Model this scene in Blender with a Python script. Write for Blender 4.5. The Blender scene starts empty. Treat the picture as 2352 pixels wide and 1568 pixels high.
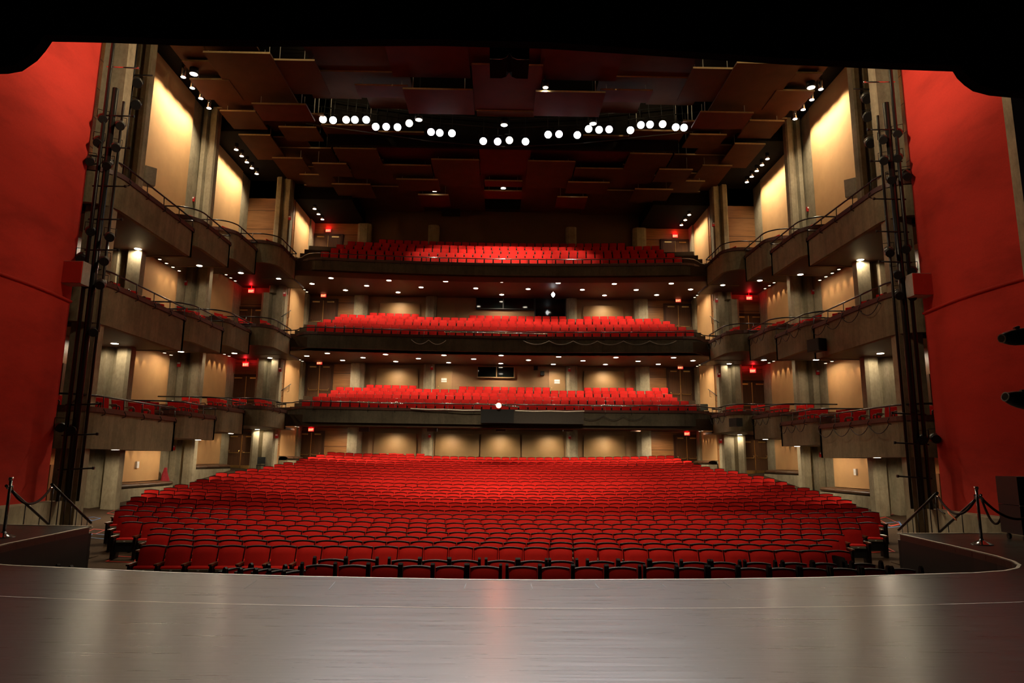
import bpy, math, random
from math import sin, cos, tan, radians as RAD, pi, sqrt
from mathutils import Vector, Matrix
random.seed(7)
sc = bpy.context.scene
COL = sc.collection

# ------------------------------------------------------------------ camera, world, exposure
CAMH = 1.6                       # eye height above the stage floor (z = 0)
YAW, PIT, ROL, FPX = RAD(.9324), RAD(9.903), RAD(.5883), 1568.0
_f = Vector((sin(YAW)*cos(PIT), cos(YAW)*cos(PIT), sin(PIT)))
_r0 = Vector((cos(YAW), -sin(YAW), 0)); _u0 = _r0.cross(_f)
_r = _r0*cos(ROL)+_u0*sin(ROL); _u = _u0*cos(ROL)-_r0*sin(ROL)
cam_d = bpy.data.cameras.new('camera'); cam = bpy.data.objects.new('camera', cam_d); COL.objects.link(cam)
cam_d.sensor_width = 36; cam_d.lens = FPX/2352*36; cam_d.clip_end = 300; cam_d.clip_start = .05
cam.matrix_world = Matrix(((_r.x, _u.x, -_f.x, 0), (_r.y, _u.y, -_f.y, 0), (_r.z, _u.z, -_f.z, CAMH), (0, 0, 0, 1)))
sc.camera = cam
w = bpy.data.worlds.new('world'); sc.world = w; w.use_nodes = True
w.node_tree.nodes['Background'].inputs[0].default_value = (1, .82, .6, 1)
w.node_tree.nodes['Background'].inputs[1].default_value = .004
sc.view_settings.view_transform = 'Standard'; sc.view_settings.look = 'None'
sc.cycles.max_bounces = 7; sc.cycles.diffuse_bounces = 4; sc.cycles.glossy_bounces = 3
sc.view_settings.exposure = 0; sc.view_settings.gamma = 1; sc.view_settings.use_curve_mapping = False
WARM = (1, .72, .42); HALO = (1, .82, .58); COOL = (.95, .97, 1)
P_HOUSE, P_DOWN, P_WASH, P_WASH_TOP, P_FOH, P_RED = 6500, 290, 48, 1000, 1400, 9000

def at(px, py, Y=None, X=None, Z=None):          # photograph pixel -> point of the hall on a plane
    d = _r*(px-1176)-_u*(py-784)+_f*FPX
    k = Y/d.y if Y is not None else (X/d.x if X is not None else (Z-CAMH)/d.z)
    p = d*k
    return Vector((p.x, p.y, p.z+CAMH))

# ------------------------------------------------------------------ materials
def newmat(name):
    m = bpy.data.materials.new(name); m.use_nodes = True
    nt = m.node_tree; b = nt.nodes['Principled BSDF']
    return m, nt, b
def link(nt, a, b): nt.links.new(a, b)
def coords(nt, scale=(1, 1, 1), rot=(0, 0, 0), kind='Object'):
    tc = nt.nodes.new('ShaderNodeTexCoord'); mp = nt.nodes.new('ShaderNodeMapping')
    mp.inputs['Scale'].default_value = scale; mp.inputs['Rotation'].default_value = rot
    link(nt, tc.outputs[kind], mp.inputs[0]); return mp.outputs[0]
def noise(nt, vec, scale, detail=4, rough=.6):
    n = nt.nodes.new('ShaderNodeTexNoise'); n.inputs['Scale'].default_value = scale
    n.inputs['Detail'].default_value = detail; n.inputs['Roughness'].default_value = rough
    link(nt, vec, n.inputs['Vector']); return n.outputs['Fac']
def ramp(nt, fac, stops):
    r = nt.nodes.new('ShaderNodeValToRGB'); e = r.color_ramp.elements
    e[0].position, e[0].color = stops[0][0], (*stops[0][1], 1)
    e[1].position, e[1].color = stops[-1][0], (*stops[-1][1], 1)
    for p, c in stops[1:-1]:
        x = e.new(p); x.color = (*c, 1)
    link(nt, fac, r.inputs[0]); return r.outputs[0]
def mul(nt, a, b, f=1.0):
    m = nt.nodes.new('ShaderNodeMix'); m.data_type = 'RGBA'; m.blend_type = 'MULTIPLY'; m.inputs[0].default_value = f
    link(nt, a, m.inputs[6]); link(nt, b, m.inputs[7]); return m.outputs[2]
def bump(nt, b, fac, s=.2, d=.02):
    n = nt.nodes.new('ShaderNodeBump'); n.inputs['Strength'].default_value = s; n.inputs['Distance'].default_value = d
    link(nt, fac, n.inputs['Height']); link(nt, n.outputs[0], b.inputs['Normal'])
def simple(name, c, rough=.6, metal=0., var=.12, scale=8, spec=.4):
    m, nt, b = newmat(name)
    v = coords(nt); n = noise(nt, v, scale, 3)
    lo = tuple(x*(1-var) for x in c); hi = tuple(min(1, x*(1+var)) for x in c)
    link(nt, ramp(nt, n, [(.3, lo), (.7, hi)]), b.inputs['Base Color'])
    b.inputs['Roughness'].default_value = rough; b.inputs['Metallic'].default_value = metal
    b.inputs['Specular IOR Level'].default_value = spec
    return m
def concrete(name, c, world=True):
    m, nt, b = newmat(name)
    tc = 'Object'
    st = noise(nt, coords(nt, (3.2, 3.2, .22), kind=tc), 1.2, 5, .62)       # vertical board and water streaks
    bl = noise(nt, coords(nt, (1, 1, 1), kind=tc), .8, 6, .65)
    fi = noise(nt, coords(nt, (1, 1, .5), kind=tc), 14, 3)
    k = lambda s: tuple(x*s for x in c)
    col = mul(nt, ramp(nt, st, [(.25, k(.74)), (.5, c), (.75, k(1.14))]), ramp(nt, bl, [(.3, (.6, .6, .58)), (.6, (1, 1, 1))]))
    col = mul(nt, col, ramp(nt, fi, [(.3, (.82, .82, .82)), (.6, (1, 1, 1))]))
    link(nt, col, b.inputs['Base Color']); b.inputs['Roughness'].default_value = .85
    b.inputs['Specular IOR Level'].default_value = .25
    bump(nt, b, st, .25, .02); return m
def wood(name, c, axis=0, rough=.45, groove=1.0):
    m, nt, b = newmat(name)
    s = [14, 14, 14]; s[axis] = .8
    g = noise(nt, coords(nt, tuple(s)), 1.3, 5, .65)
    col = ramp(nt, g, [(.25, tuple(x*.62 for x in c)), (.55, c), (.8, tuple(x*1.3 for x in c))])
    if groove:                                                          # horizontal panel joints
        sep = nt.nodes.new('ShaderNodeSeparateXYZ'); link(nt, coords(nt), sep.inputs[0])
        mm = nt.nodes.new('ShaderNodeMath'); mm.operation = 'PINGPONG'; mm.inputs[1].default_value = groove/2
        link(nt, sep.outputs[2], mm.inputs[0])
        r = ramp(nt, mm.outputs[0], [(.012, (.25, .22, .2)), (.03, (1, 1, 1))])
        col = mul(nt, col, r)
    link(nt, col, b.inputs['Base Color']); b.inputs['Roughness'].default_value = rough
    return m
def fabric(name, c, rough=.9, scale=60, var=.18):
    m, nt, b = newmat(name)
    n = noise(nt, coords(nt), scale, 3, .7); n2 = noise(nt, coords(nt), 3, 3)
    col = mul(nt, ramp(nt, n, [(.3, tuple(x*(1-var) for x in c)), (.7, tuple(min(1, x*(1+var)) for x in c))]), ramp(nt, n2, [(.3, (.85, .85, .85)), (.7, (1, 1, 1))]))
    link(nt, col, b.inputs['Base Color']); b.inputs['Roughness'].default_value = rough
    b.inputs['Specular IOR Level'].default_value = .15
    b.inputs['Sheen Weight'].default_value = .06; b.inputs['Sheen Roughness'].default_value = .5
    b.inputs['Sheen Tint'].default_value = (*[min(1, x*1.6) for x in c], 1)
    return m
def emit(name, c, s):
    m, nt, b = newmat(name)
    b.inputs['Base Color'].default_value = (.8, .8, .8, 1)
    b.inputs['Emission Color'].default_value = (*c, 1); b.inputs['Emission Strength'].default_value = s
    return m
def red_plaster(name, c):
    m, nt, b = newmat(name)
    n = noise(nt, coords(nt, (.35, .22, .6), (RAD(38), 0, 0)), 1.6, 6, .62)
    f = noise(nt, coords(nt), 25, 3)
    col = mul(nt, ramp(nt, n, [(.3, tuple(x*.72 for x in c)), (.5, c), (.72, tuple(x*1.12 for x in c))]), ramp(nt, f, [(.3, (.9, .9, .9)), (.7, (1, 1, 1))]))
    link(nt, col, b.inputs['Base Color']); b.inputs['Roughness'].default_value = .85; b.inputs['Specular IOR Level'].default_value = .2
    bump(nt, b, n, .15, .05); return m
def stage_mat():
    m, nt, b = newmat('stage_black_boards')
    ge = coords(nt, (.35, 16, 1)); gf = coords(nt, (1.1, 70, 1))
    n1 = noise(nt, ge, 1.5, 5, .7); n2 = noise(nt, gf, 1.6, 4, .7); n3 = noise(nt, coords(nt), .5, 4)
    col = ramp(nt, n1, [(.3, (.030, .024, .019)), (.55, (.036, .029, .024)), (.75, (.046, .038, .031))])
    scr = ramp(nt, n2, [(.60, (0, 0, 0)), (.78, (.30, .26, .21))])      # pale horizontal scuffs
    a = nt.nodes.new('ShaderNodeMix'); a.data_type = 'RGBA'; a.blend_type = 'ADD'; a.inputs[0].default_value = .55
    link(nt, col, a.inputs[6]); link(nt, scr, a.inputs[7])
    # short pale scratches and dust specks
    v = nt.nodes.new('ShaderNodeTexVoronoi'); v.inputs['Scale'].default_value = 5.5; link(nt, coords(nt, (.7, 2.6, 1), (0, 0, .25)), v.inputs['Vector'])
    sp = ramp(nt, v.outputs['Distance'], [(.0, (.5, .45, .38)), (.022, (.25, .2, .17)), (.03, (0, 0, 0))])
    a2 = nt.nodes.new('ShaderNodeMix'); a2.data_type = 'RGBA'; a2.blend_type = 'ADD'; a2.inputs[0].default_value = .6
    link(nt, a.outputs[2], a2.inputs[6]); link(nt, sp, a2.inputs[7])
    link(nt, a2.outputs[2], b.inputs['Base Color'])
    r = ramp(nt, n1, [(.3, (.26, .26, .26)), (.7, (.34, .34, .34))]); link(nt, r, b.inputs['Roughness'])
    b.inputs['Specular IOR Level'].default_value = .55
    bump(nt, b, n2, .04, .003); return m

M = {}
M['stage'] = stage_mat()
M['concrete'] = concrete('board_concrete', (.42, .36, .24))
M['concrete_d'] = concrete('fascia_concrete', (.27, .225, .135)); M['concrete_b'] = concrete('balcony_concrete', (.105, .088, .058))  # balcony copy is darkened, its unlit look put into the colour
M['tan'] = simple('tan_plaster', (.58, .34, .15), .8, var=.06, scale=1.2, spec=.2)
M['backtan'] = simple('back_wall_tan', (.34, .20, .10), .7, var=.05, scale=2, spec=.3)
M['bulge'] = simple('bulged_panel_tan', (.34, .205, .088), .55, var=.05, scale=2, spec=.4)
M['wood'] = wood('wall_wood', (.34, .15, .05), 0, .4, 1.2)
M['door'] = wood('door_wood', (.13, .055, .022), 2, .4, 0)
M['frame'] = simple('door_frame_brown', (.07, .03, .015), .5)
M['brass'] = simple('brass', (.75, .5, .2), .28, 1.0)
M['chrome'] = simple('chrome', (.8, .8, .82), .12, 1.0, var=.03)
M['black'] = simple('black_paint', (.012, .012, .012), .45)
M['blackm'] = simple('black_metal', (.02, .019, .018), .28, .3, spec=.6)
M['drape'] = fabric('black_drape', (.003, .003, .003), 1, 30)
M['drape'].node_tree.nodes['Principled BSDF'].inputs['Sheen Weight'].default_value = 0
M['red'] = fabric('red_upholstery', (.60, .014, .010), .85, 90, .12)
M['redb'] = fabric('red_balcony_upholstery', (.60, .014, .011), .8, 90, .1)
M['trim'] = simple('dark_seat_trim', (.014, .007, .005), .6, spec=.12)
M['gloss'] = simple('lacquered_seat_rim', (.14, .06, .035), .22, spec=.7); M['armwood'] = simple('dark_arm_wood', (.10, .035, .015), .35, spec=.5)  # paler glossy rim paints in the highlight along the balcony seat tops
M['grey'] = simple('seat_edge_grey', (.30, .27, .2), .5)
M['plate'] = simple('white_number_plate', (.85, .84, .8), .35)
M['cap'] = simple('maroon_ledge', (.085, .03, .02), .45)
M['soffit'] = simple('brown_soffit', (.075, .026, .013), .55, var=.06, scale=2)
M['carpet'] = fabric('brown_carpet', (.075, .047, .028), 1, 40, .25)
M['ceil'] = simple('black_void', (.008, .006, .005), .9, spec=.1)
M['panel'] = simple('reflector_underside', (.085, .028, .011), .7, var=.12, scale=1.2, spec=.12)
M['panelr'] = simple('reflector_red', (.10, .014, .008), .7, var=.12, scale=1.2, spec=.12)
M['edge'] = simple('pale_ply_edge', (.62, .45, .22), .6); M['backdark'] = simple('upper_wall_brown', (.12, .065, .035), .7, var=.06, scale=2, spec=.3)  # upper rear wall: lack of light put into a darker brown
M['redwall'] = red_plaster('red_wall_paint', (.60, .045, .030))
M['leather'] = simple('brown_vinyl_cushion', (.10, .045, .02), .4)
M['white'] = simple('white_edge_tape', (.80, .74, .62), .6)
M['tapered'] = simple('red_tape', (.65, .06, .035), .6)
M['tapeblue'] = simple('blue_tape', (.08, .2, .45), .6)
M['plastic_red'] = simple('red_plastic', (.55, .02, .02), .4)
M['glass'] = simple('dark_booth_glass', (.004, .006, .006), .06, spec=.8)
M['greybox'] = simple('grey_paint', (.45, .42, .37), .6)
M['rope'] = fabric('velvet_rope', (.035, .02, .018), .9, 80)
M['lamp_down'] = emit('lit_lamp_warm', (1, .88, .68), 14)
M['lamp_wash'] = emit('lit_wash_lamp', (1, .84, .58), 2.2)
M['lamp_white'] = emit('lit_spot_lens', (.98, 1, 1), 9)
M['lamp_amber'] = emit('lit_spot_amber', (1, .84, .62), 8)
M['lamp_violet'] = emit('lit_spot_violet', (.95, .78, 1), 8)
M['lamp_red'] = emit('lit_red_lens', (1, .32, .15), 7)
M['exit_red'] = emit('exit_face', (1, .015, .03), .7)
M['exit_txt'] = emit('exit_letters', (1, .30, .12), 1.5)
M['coat'] = fabric('red_coat', (.32, .03, .04), .9, 20)
M['orange'] = simple('orange_cable', (.7, .12, .02), .5)
M['charcoal'] = fabric('charcoal_upholstery', (.03, .033, .032), .8, 40)

# ------------------------------------------------------------------ mesh building
class MB:
    def __init__(s): s.v = []; s.f = []; s.m = []; s.sm = []
    def quad(s, a, b, c, d, m=0, smooth=False):
        n = len(s.v); s.v += [tuple(a), tuple(b), tuple(c), tuple(d)]; s.f.append((n, n+1, n+2, n+3)); s.m.append(m); s.sm.append(smooth)
    def face(s, pts, m=0):
        n = len(s.v); s.v += [tuple(p) for p in pts]; s.f.append(tuple(range(n, n+len(pts)))); s.m.append(m); s.sm.append(False)
    def box(s, x0, x1, y0, y1, z0, z1, m=0, T=None, mtop=None, mfront=None, mbot=None):
        P = [(x, y, z) for z in (z0, z1) for y in (y0, y1) for x in (x0, x1)]
        if T is not None: P = [tuple(T @ Vector(p)) for p in P]
        n = len(s.v); s.v += P
        F = [(0, 2, 3, 1), (4, 5, 7, 6), (0, 1, 5, 4), (2, 6, 7, 3), (0, 4, 6, 2), (1, 3, 7, 5)]
        mm = [mbot, mtop, mfront, None, None, None]
        for q, x in zip(F, mm):
            s.f.append(tuple(n+i for i in q)); s.m.append(m if x is None else x); s.sm.append(False)
        return s
    def prism(s, poly, z0, z1, m=0, mtop=None, mbot=None):
        n = len(s.v); k = len(poly)
        s.v += [(p[0], p[1], z0) for p in poly]+[(p[0], p[1], z1) for p in poly]
        for i in range(k):
            j = (i+1) % k; s.f.append((n+i, n+j, n+k+j, n+k+i)); s.m.append(m); s.sm.append(False)
        s.f.append(tuple(n+i for i in reversed(range(k)))); s.m.append(m if mbot is None else mbot); s.sm.append(False)
        s.f.append(tuple(n+k+i for i in range(k))); s.m.append(m if mtop is None else mtop); s.sm.append(False)
        return s
    def wall(s, line, z0, z1, t, m=0):                # ribbon of thickness t along a 2-D polyline
        nrm = []
        for i in range(len(line)):
            a = Vector(line[max(0, i-1)]); b = Vector(line[min(len(line)-1, i+1)]); d = (b-a).normalized()
            nrm.append(Vector((-d.y, d.x)))
        out = [Vector(p)+q*t for p, q in zip(line, nrm)]
        poly = [tuple(p) for p in line]+[tuple(p) for p in reversed(out)]
        k = len(line)
        for i in range(k-1):
            a, b, c, d = line[i], line[i+1], out[i+1], out[i]
            P = [(*a, z0), (*b, z0), (*c, z0), (*d, z0), (*a, z1), (*b, z1), (*c, z1), (*d, z1)]
            n = len(s.v); s.v += P
            F = [(0, 1, 5, 4), (2, 3, 7, 6), (4, 5, 6, 7), (3, 2, 1, 0)]
            if i == 0: F.append((3, 0, 4, 7))
            if i == k-2: F.append((1, 2, 6, 5))
            for q in F: s.f.append(tuple(n+x for x in q)); s.m.append(m); s.sm.append(False)
        return s
    def tube(s, pts, r, n=8, m=0, caps=True, radii=None):
        pts = [Vector(p) for p in pts]; base = len(s.v); up = Vector((0, 0, 1)); prev = None
        for i, p in enumerate(pts):
            d = (pts[min(i+1, len(pts)-1)]-pts[max(i-1, 0)]).normalized()
            if prev is None:
                a = d.cross(up)
                if a.length < .05: a = d.cross(Vector((1, 0, 0)))
            else: a = prev-d*prev.dot(d)
            a.normalize(); prev = a; b = d.cross(a)
            rr = radii[i] if radii else r
            for k in range(n):
                t = 2*pi*k/n; s.v.append(tuple(p+a*cos(t)*rr+b*sin(t)*rr))
        for i in range(len(pts)-1):
            for k in range(n):
                q = (k+1) % n
                s.f.append((base+i*n+k, base+i*n+q, base+(i+1)*n+q, base+(i+1)*n+k)); s.m.append(m); s.sm.append(True)
        if caps:
            s.f.append(tuple(base+k for k in reversed(range(n)))); s.m.append(m); s.sm.append(False)
            e = base+(len(pts)-1)*n; s.f.append(tuple(e+k for k in range(n))); s.m.append(m); s.sm.append(False)
        return s
    def disc(s, c, nrm, r, n=20, m=0, rx=None):
        nrm = Vector(nrm).normalized(); a = nrm.cross(Vector((0, 0, 1)))
        if a.length < .05: a = Vector((1, 0, 0))
        a.normalize(); b = nrm.cross(a)
        s.face([Vector(c)+a*cos(2*pi*k/n)*r+b*sin(2*pi*k/n)*r for k in range(n)], m); return s
    def grid(s, fn, nu, nv, m=0, smooth=True):
        base = len(s.v)
        for j in range(nv+1):
            for i in range(nu+1): s.v.append(tuple(fn(i/nu, j/nv)))
        for j in range(nv):
            for i in range(nu):
                a = base+j*(nu+1)+i; s.f.append((a, a+1, a+nu+2, a+nu+1)); s.m.append(m); s.sm.append(smooth)
        return s
    def merge(s, o, T=None, mo=0):
        n = len(s.v); s.v += [tuple(T @ Vector(p)) for p in o.v] if T is not None else o.v
        s.f += [tuple(n+i for i in q) for q in o.f]; s.m += [x+mo for x in o.m]; s.sm += o.sm; return s
    def mesh(s, name, mats):
        me = bpy.data.meshes.new(name); me.from_pydata(s.v, [], s.f)
        for m in (mats if isinstance(mats, (list, tuple)) else [mats]): me.materials.append(m)
        me.polygons.foreach_set('material_index', s.m); me.polygons.foreach_set('use_smooth', s.sm)
        me.update(); return me
    def build(s, name, mats, parent=None, **kw):
        o = bpy.data.objects.new(name, s.mesh(name, mats)); COL.objects.link(o)
        if parent is not None: o.parent = parent
        tag(o, **kw); return o
def tag(o, label=None, cat=None, group=None, kind=None):
    if label: o['label'] = label
    if cat: o['category'] = cat
    if group: o['group'] = group
    if kind: o['kind'] = kind
    return o
def empty(name, loc, label, cat, group=None, rz=0, kind=None):
    o = bpy.data.objects.new(name, None); o.empty_display_size = .1; COL.objects.link(o)
    o.location = loc; o.rotation_euler.z = rz; return tag(o, label, cat, group, kind)
def inst(name, me, parent=None, loc=None):
    o = bpy.data.objects.new(name, me); COL.objects.link(o)
    if parent is not None: o.parent = parent
    if loc is not None: o.location = loc
    return o
def copy_tree(o, parent=None):
    c = o.copy(); COL.objects.link(c); c.parent = parent
    for ch in o.children: copy_tree(ch, c)
    return c
def lamp(loc, aim, power, col=HALO, ang=60, blend=.6, r=.06, name='spot_light', parent=None):
    d = bpy.data.lights.new(name, 'SPOT'); d.energy = power; d.color = col; d.spot_size = RAD(ang); d.spot_blend = blend; d.shadow_soft_size = r
    o = bpy.data.objects.new(name, d); COL.objects.link(o); o.location = loc
    o.rotation_euler = (Vector(aim)-Vector(loc)).to_track_quat('-Z', 'Y').to_euler()
    return o
_T = ['', 'first', 'second', 'third', 'fourth', 'fifth', 'sixth', 'seventh', 'eighth', 'ninth', 'tenth', 'eleventh', 'twelfth', 'thirteenth', 'fourteenth', 'fifteenth', 'sixteenth', 'seventeenth', 'eighteenth', 'nineteenth']
def ordn(n):
    if n < 20: return _T[n]
    t = {2: 'twent', 3: 'thirt', 4: 'fort', 5: 'fift'}[n//10]
    return t+'ieth' if n % 10 == 0 else t+'y-'+_T[n % 10]
SIDE = {-1: 'left', 1: 'right'}
TIER = ['ground level', 'lowest tier', 'middle tier', 'top tier']
def MX(s, p): return (s*p[0], *p[1:])

# ------------------------------------------------------------------ floor levels
SEATZ = [-.29, -.30, -.31, -.30, -.28, -.25, -.21, -.16, -.11, -.04, .02, .09, .13, .21, .28, .36, .47, .60, .70, .80, .92, 1.03, 1.14, 1.25, 1.36, 1.48, 1.63, 1.80]
ROWY = [15.4+1.06*k for k in range(28)]
def fz(y):                                           # house floor height along the centre line
    k = (y-15.4)/1.06
    if k <= 0: return SEATZ[0]-.9
    if k >= 27: return SEATZ[27]-.9
    i = int(k); return SEATZ[i]+(SEATZ[i+1]-SEATZ[i])*(k-i)-.9
def floorz(x, y): return fz(y+x*x/180)+.0018*x*x*min(1, max(0, (y-14)/8))

# ------------------------------------------------------------------ stage, house floor, pit
lip = [(0, 9.76), (.63, 9.77), (2.9, 9.93), (4.6, 10.15), (6.2, 10.49), (7.2, 10.68), (7.85, 10.92), (8.25, 11.2), (8.55, 11.55), (8.78, 12.0), (8.95, 12.6), (9.08, 13.4), (9.2, 14.5), (9.42, 16.4)]
half = lip
poly = [(-x, y) for x, y in reversed(half)][:-1]+half
outer = [(12.15, 16.75), (12.15, 15.6), (13.6, 15.4), (13.6, -4), (-13.6, -4), (-13.6, 15.4), (-12.15, 15.6), (-12.15, 16.75)]
mb = MB(); mb.prism(list(reversed(poly))+list(reversed(outer)), -.14, 0)
st = mb.build('stage_floor', M['stage'], label='black painted wooden stage floor with scuffs and pale edge', cat='stage floor', kind='structure')
def strip(pts, wd, z, m=0, mb=None):
    mb = mb or MB(); L = [Vector(p) for p in pts]; off = []
    for i in range(len(L)):
        d = (L[min(i+1, len(L)-1)]-L[max(i-1, 0)]).normalized(); off.append(Vector((-d.y, d.x))*wd/2)
    for i in range(len(L)-1):
        a, b, c, d = L[i]-off[i], L[i+1]-off[i+1], L[i+1]+off[i+1], L[i]+off[i]
        mb.quad((*a, z), (*b, z), (*c, z), (*d, z), m)
    return mb
mb = MB(); mb.wall(poly, -.02, .003, -.05)
mb.build('edge_strip', M['white'], st, label='worn white strip along the stage lip')
mb = MB(); mb.wall([(-x, 16.47+.11*(x-9.4)) for x in (12.1, 9.42)], -.02, .012, .05); mb.wall([(x, 16.45+.11*(x-9.4)) for x in (9.42, 12.1)], -.02, .012, .05)
mb.build('wing_edge_strip', M['white'], st, label='white strip along the rear edges of the side wings')
arc = [(x, 7.9+x*x/72) for x in [k*.5 for k in range(-18, 19)]]
strip(arc, .014, .004).build('tape_line', M['white'], st, label='thin pale line across the stage')
mb = MB()
for q in ([(0, 1339), (330, 1344), (640, 1352)], [(320, 1362), (700, 1371)], [(700, 1338), (1068, 1342)], [(1070, 1353), (1216, 1354)], [(1222, 1354), (1375, 1353)], [(1225, 1340), (1368, 1340)], [(1378, 1340), (1520, 1337)], [(1385, 1352), (1510, 1349)]):
    strip([at(*p, Z=0).xy for p in q], .012, .003, mb=mb)
for a, b in (((560, 1353), (590, 1333)), ((1066, 1353), (1071, 1340)), ((1223, 1352), (1219, 1340)), ((1377, 1352), (1366, 1340)), ((1530, 1350), (1516, 1338)), ((1680, 1350), (1660, 1336)), ((755, 1354), (770, 1336))):
    strip([at(*a, Z=0).xy, at(*b, Z=0).xy], .014, .0035, mb=mb)
mb.build('trap_seam', M['black'], st, label='dark joints of the pit cover boards')
mb = MB(); mb.wall(poly, -1.75, -.14, -.05)                           # faces of the pit under the lip
mb.box(-12.15, -9.42, 16.4, 16.5, -1.75, -.14); mb.box(9.42, 12.15, 16.4, 16.5, -1.75, -.14)
mb.build('wall_stage_front', M['black'], label='black wall of the pit below the stage lip', cat='wall', kind='structure')

mb = MB()
ys = [9+.5*k for k in range(75)]; xs = [-16.4+.82*k for k in range(41)]
mb.grid(lambda u, v: ((-16.4+32.8*u), 9+37*v, floorz(-16.4+32.8*u, 9+37*v)), 40, 74)
fl = mb.build('floor', M['carpet'], label='raked brown carpet floor of the auditorium', cat='floor', kind='structure')

def tape(pts, colr, label, name='floor_tape'):
    P = [at(*p, Z=-1.19) for p in pts]
    P = [Vector((p.x, p.y, floorz(p.x, p.y)+.012)) for p in P]
    c = sum(P, Vector())/4; mb = MB()
    for i in range(4):
        a, b = P[i], P[(i+1) % 4]
        ia, ib = a+(c-a)*.16, b+(c-b)*.16
        mb.quad(a, b, ib, ia)
    o = mb.build(name, M[colr], label=label, cat='floor marking', group='tape outlines on the side aisles')
T_L = [('tapered', [(169, 1203), (202, 1189.5), (236.6, 1191), (212.5, 1198)], 'red tape rectangle on left aisle by the fluted pier'),
       ('tapeblue', [(189, 1198.5), (212.5, 1196.5), (259, 1198.4), (248, 1202)], 'blue tape rectangle crossing the rearmost red one on left aisle'),
       ('tapered', [(232, 1214.5), (259, 1206.8), (275, 1207), (262, 1215)], 'red tape corner beside the seventh row on left aisle'),
       ('tapered', [(239, 1227.5), (257, 1222), (275, 1223), (262, 1229)], 'small red tape corner beside the fifth row on left aisle'),
       ('tapeblue', [(190, 1235), (211, 1233.5), (227.7, 1235), (206, 1239.5)], 'blue tape corner at the left wing stage edge'),
       ('tapered', [(190, 1258), (211, 1250.7), (239, 1251.4), (216, 1259)], 'red tape rectangle on left aisle in front of the blue one'),
       ('tapeblue', [(195, 1264), (207, 1258), (263.4, 1259.6), (249, 1265.4)], 'blue tape rectangle on left aisle nearest the stage'),
       ('tapered', [(239, 1300), (269.6, 1290), (312, 1291), (312, 1301)], 'red tape rectangle at the front left seat arm')]
T_R = [('tapered', [(2008, 1204), (2041, 1202.4), (2089, 1215.8), (2044, 1217.3)], 'red tape rectangle on right aisle farthest from the stage'),
       ('tapered', [(2017, 1226), (2035, 1225), (2065, 1234), (2040, 1236)], 'red tape rectangle behind two more on right aisle'),
       ('tapeblue', [(2026, 1231.5), (2060, 1230), (2075, 1233), (2040, 1235)], 'small blue tape rectangle across a red one on right aisle'),
       ('tapered', [(2017, 1239), (2038, 1237), (2075, 1250), (2050, 1252)], 'red tape rectangle with a blue one across it on right aisle'),
       ('tapeblue', [(2017, 1246.6), (2070, 1246), (2078, 1253), (2044, 1254)], 'large blue tape rectangle at the right wing stage edge'),
       ('tapered', [(1993, 1289), (2005, 1275.5), (2020, 1275.5), (2059, 1289)], 'red tape rectangle beside the empty black chair on right aisle')]
for a in T_L+T_R: tape(a[1], a[0], a[2])

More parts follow.
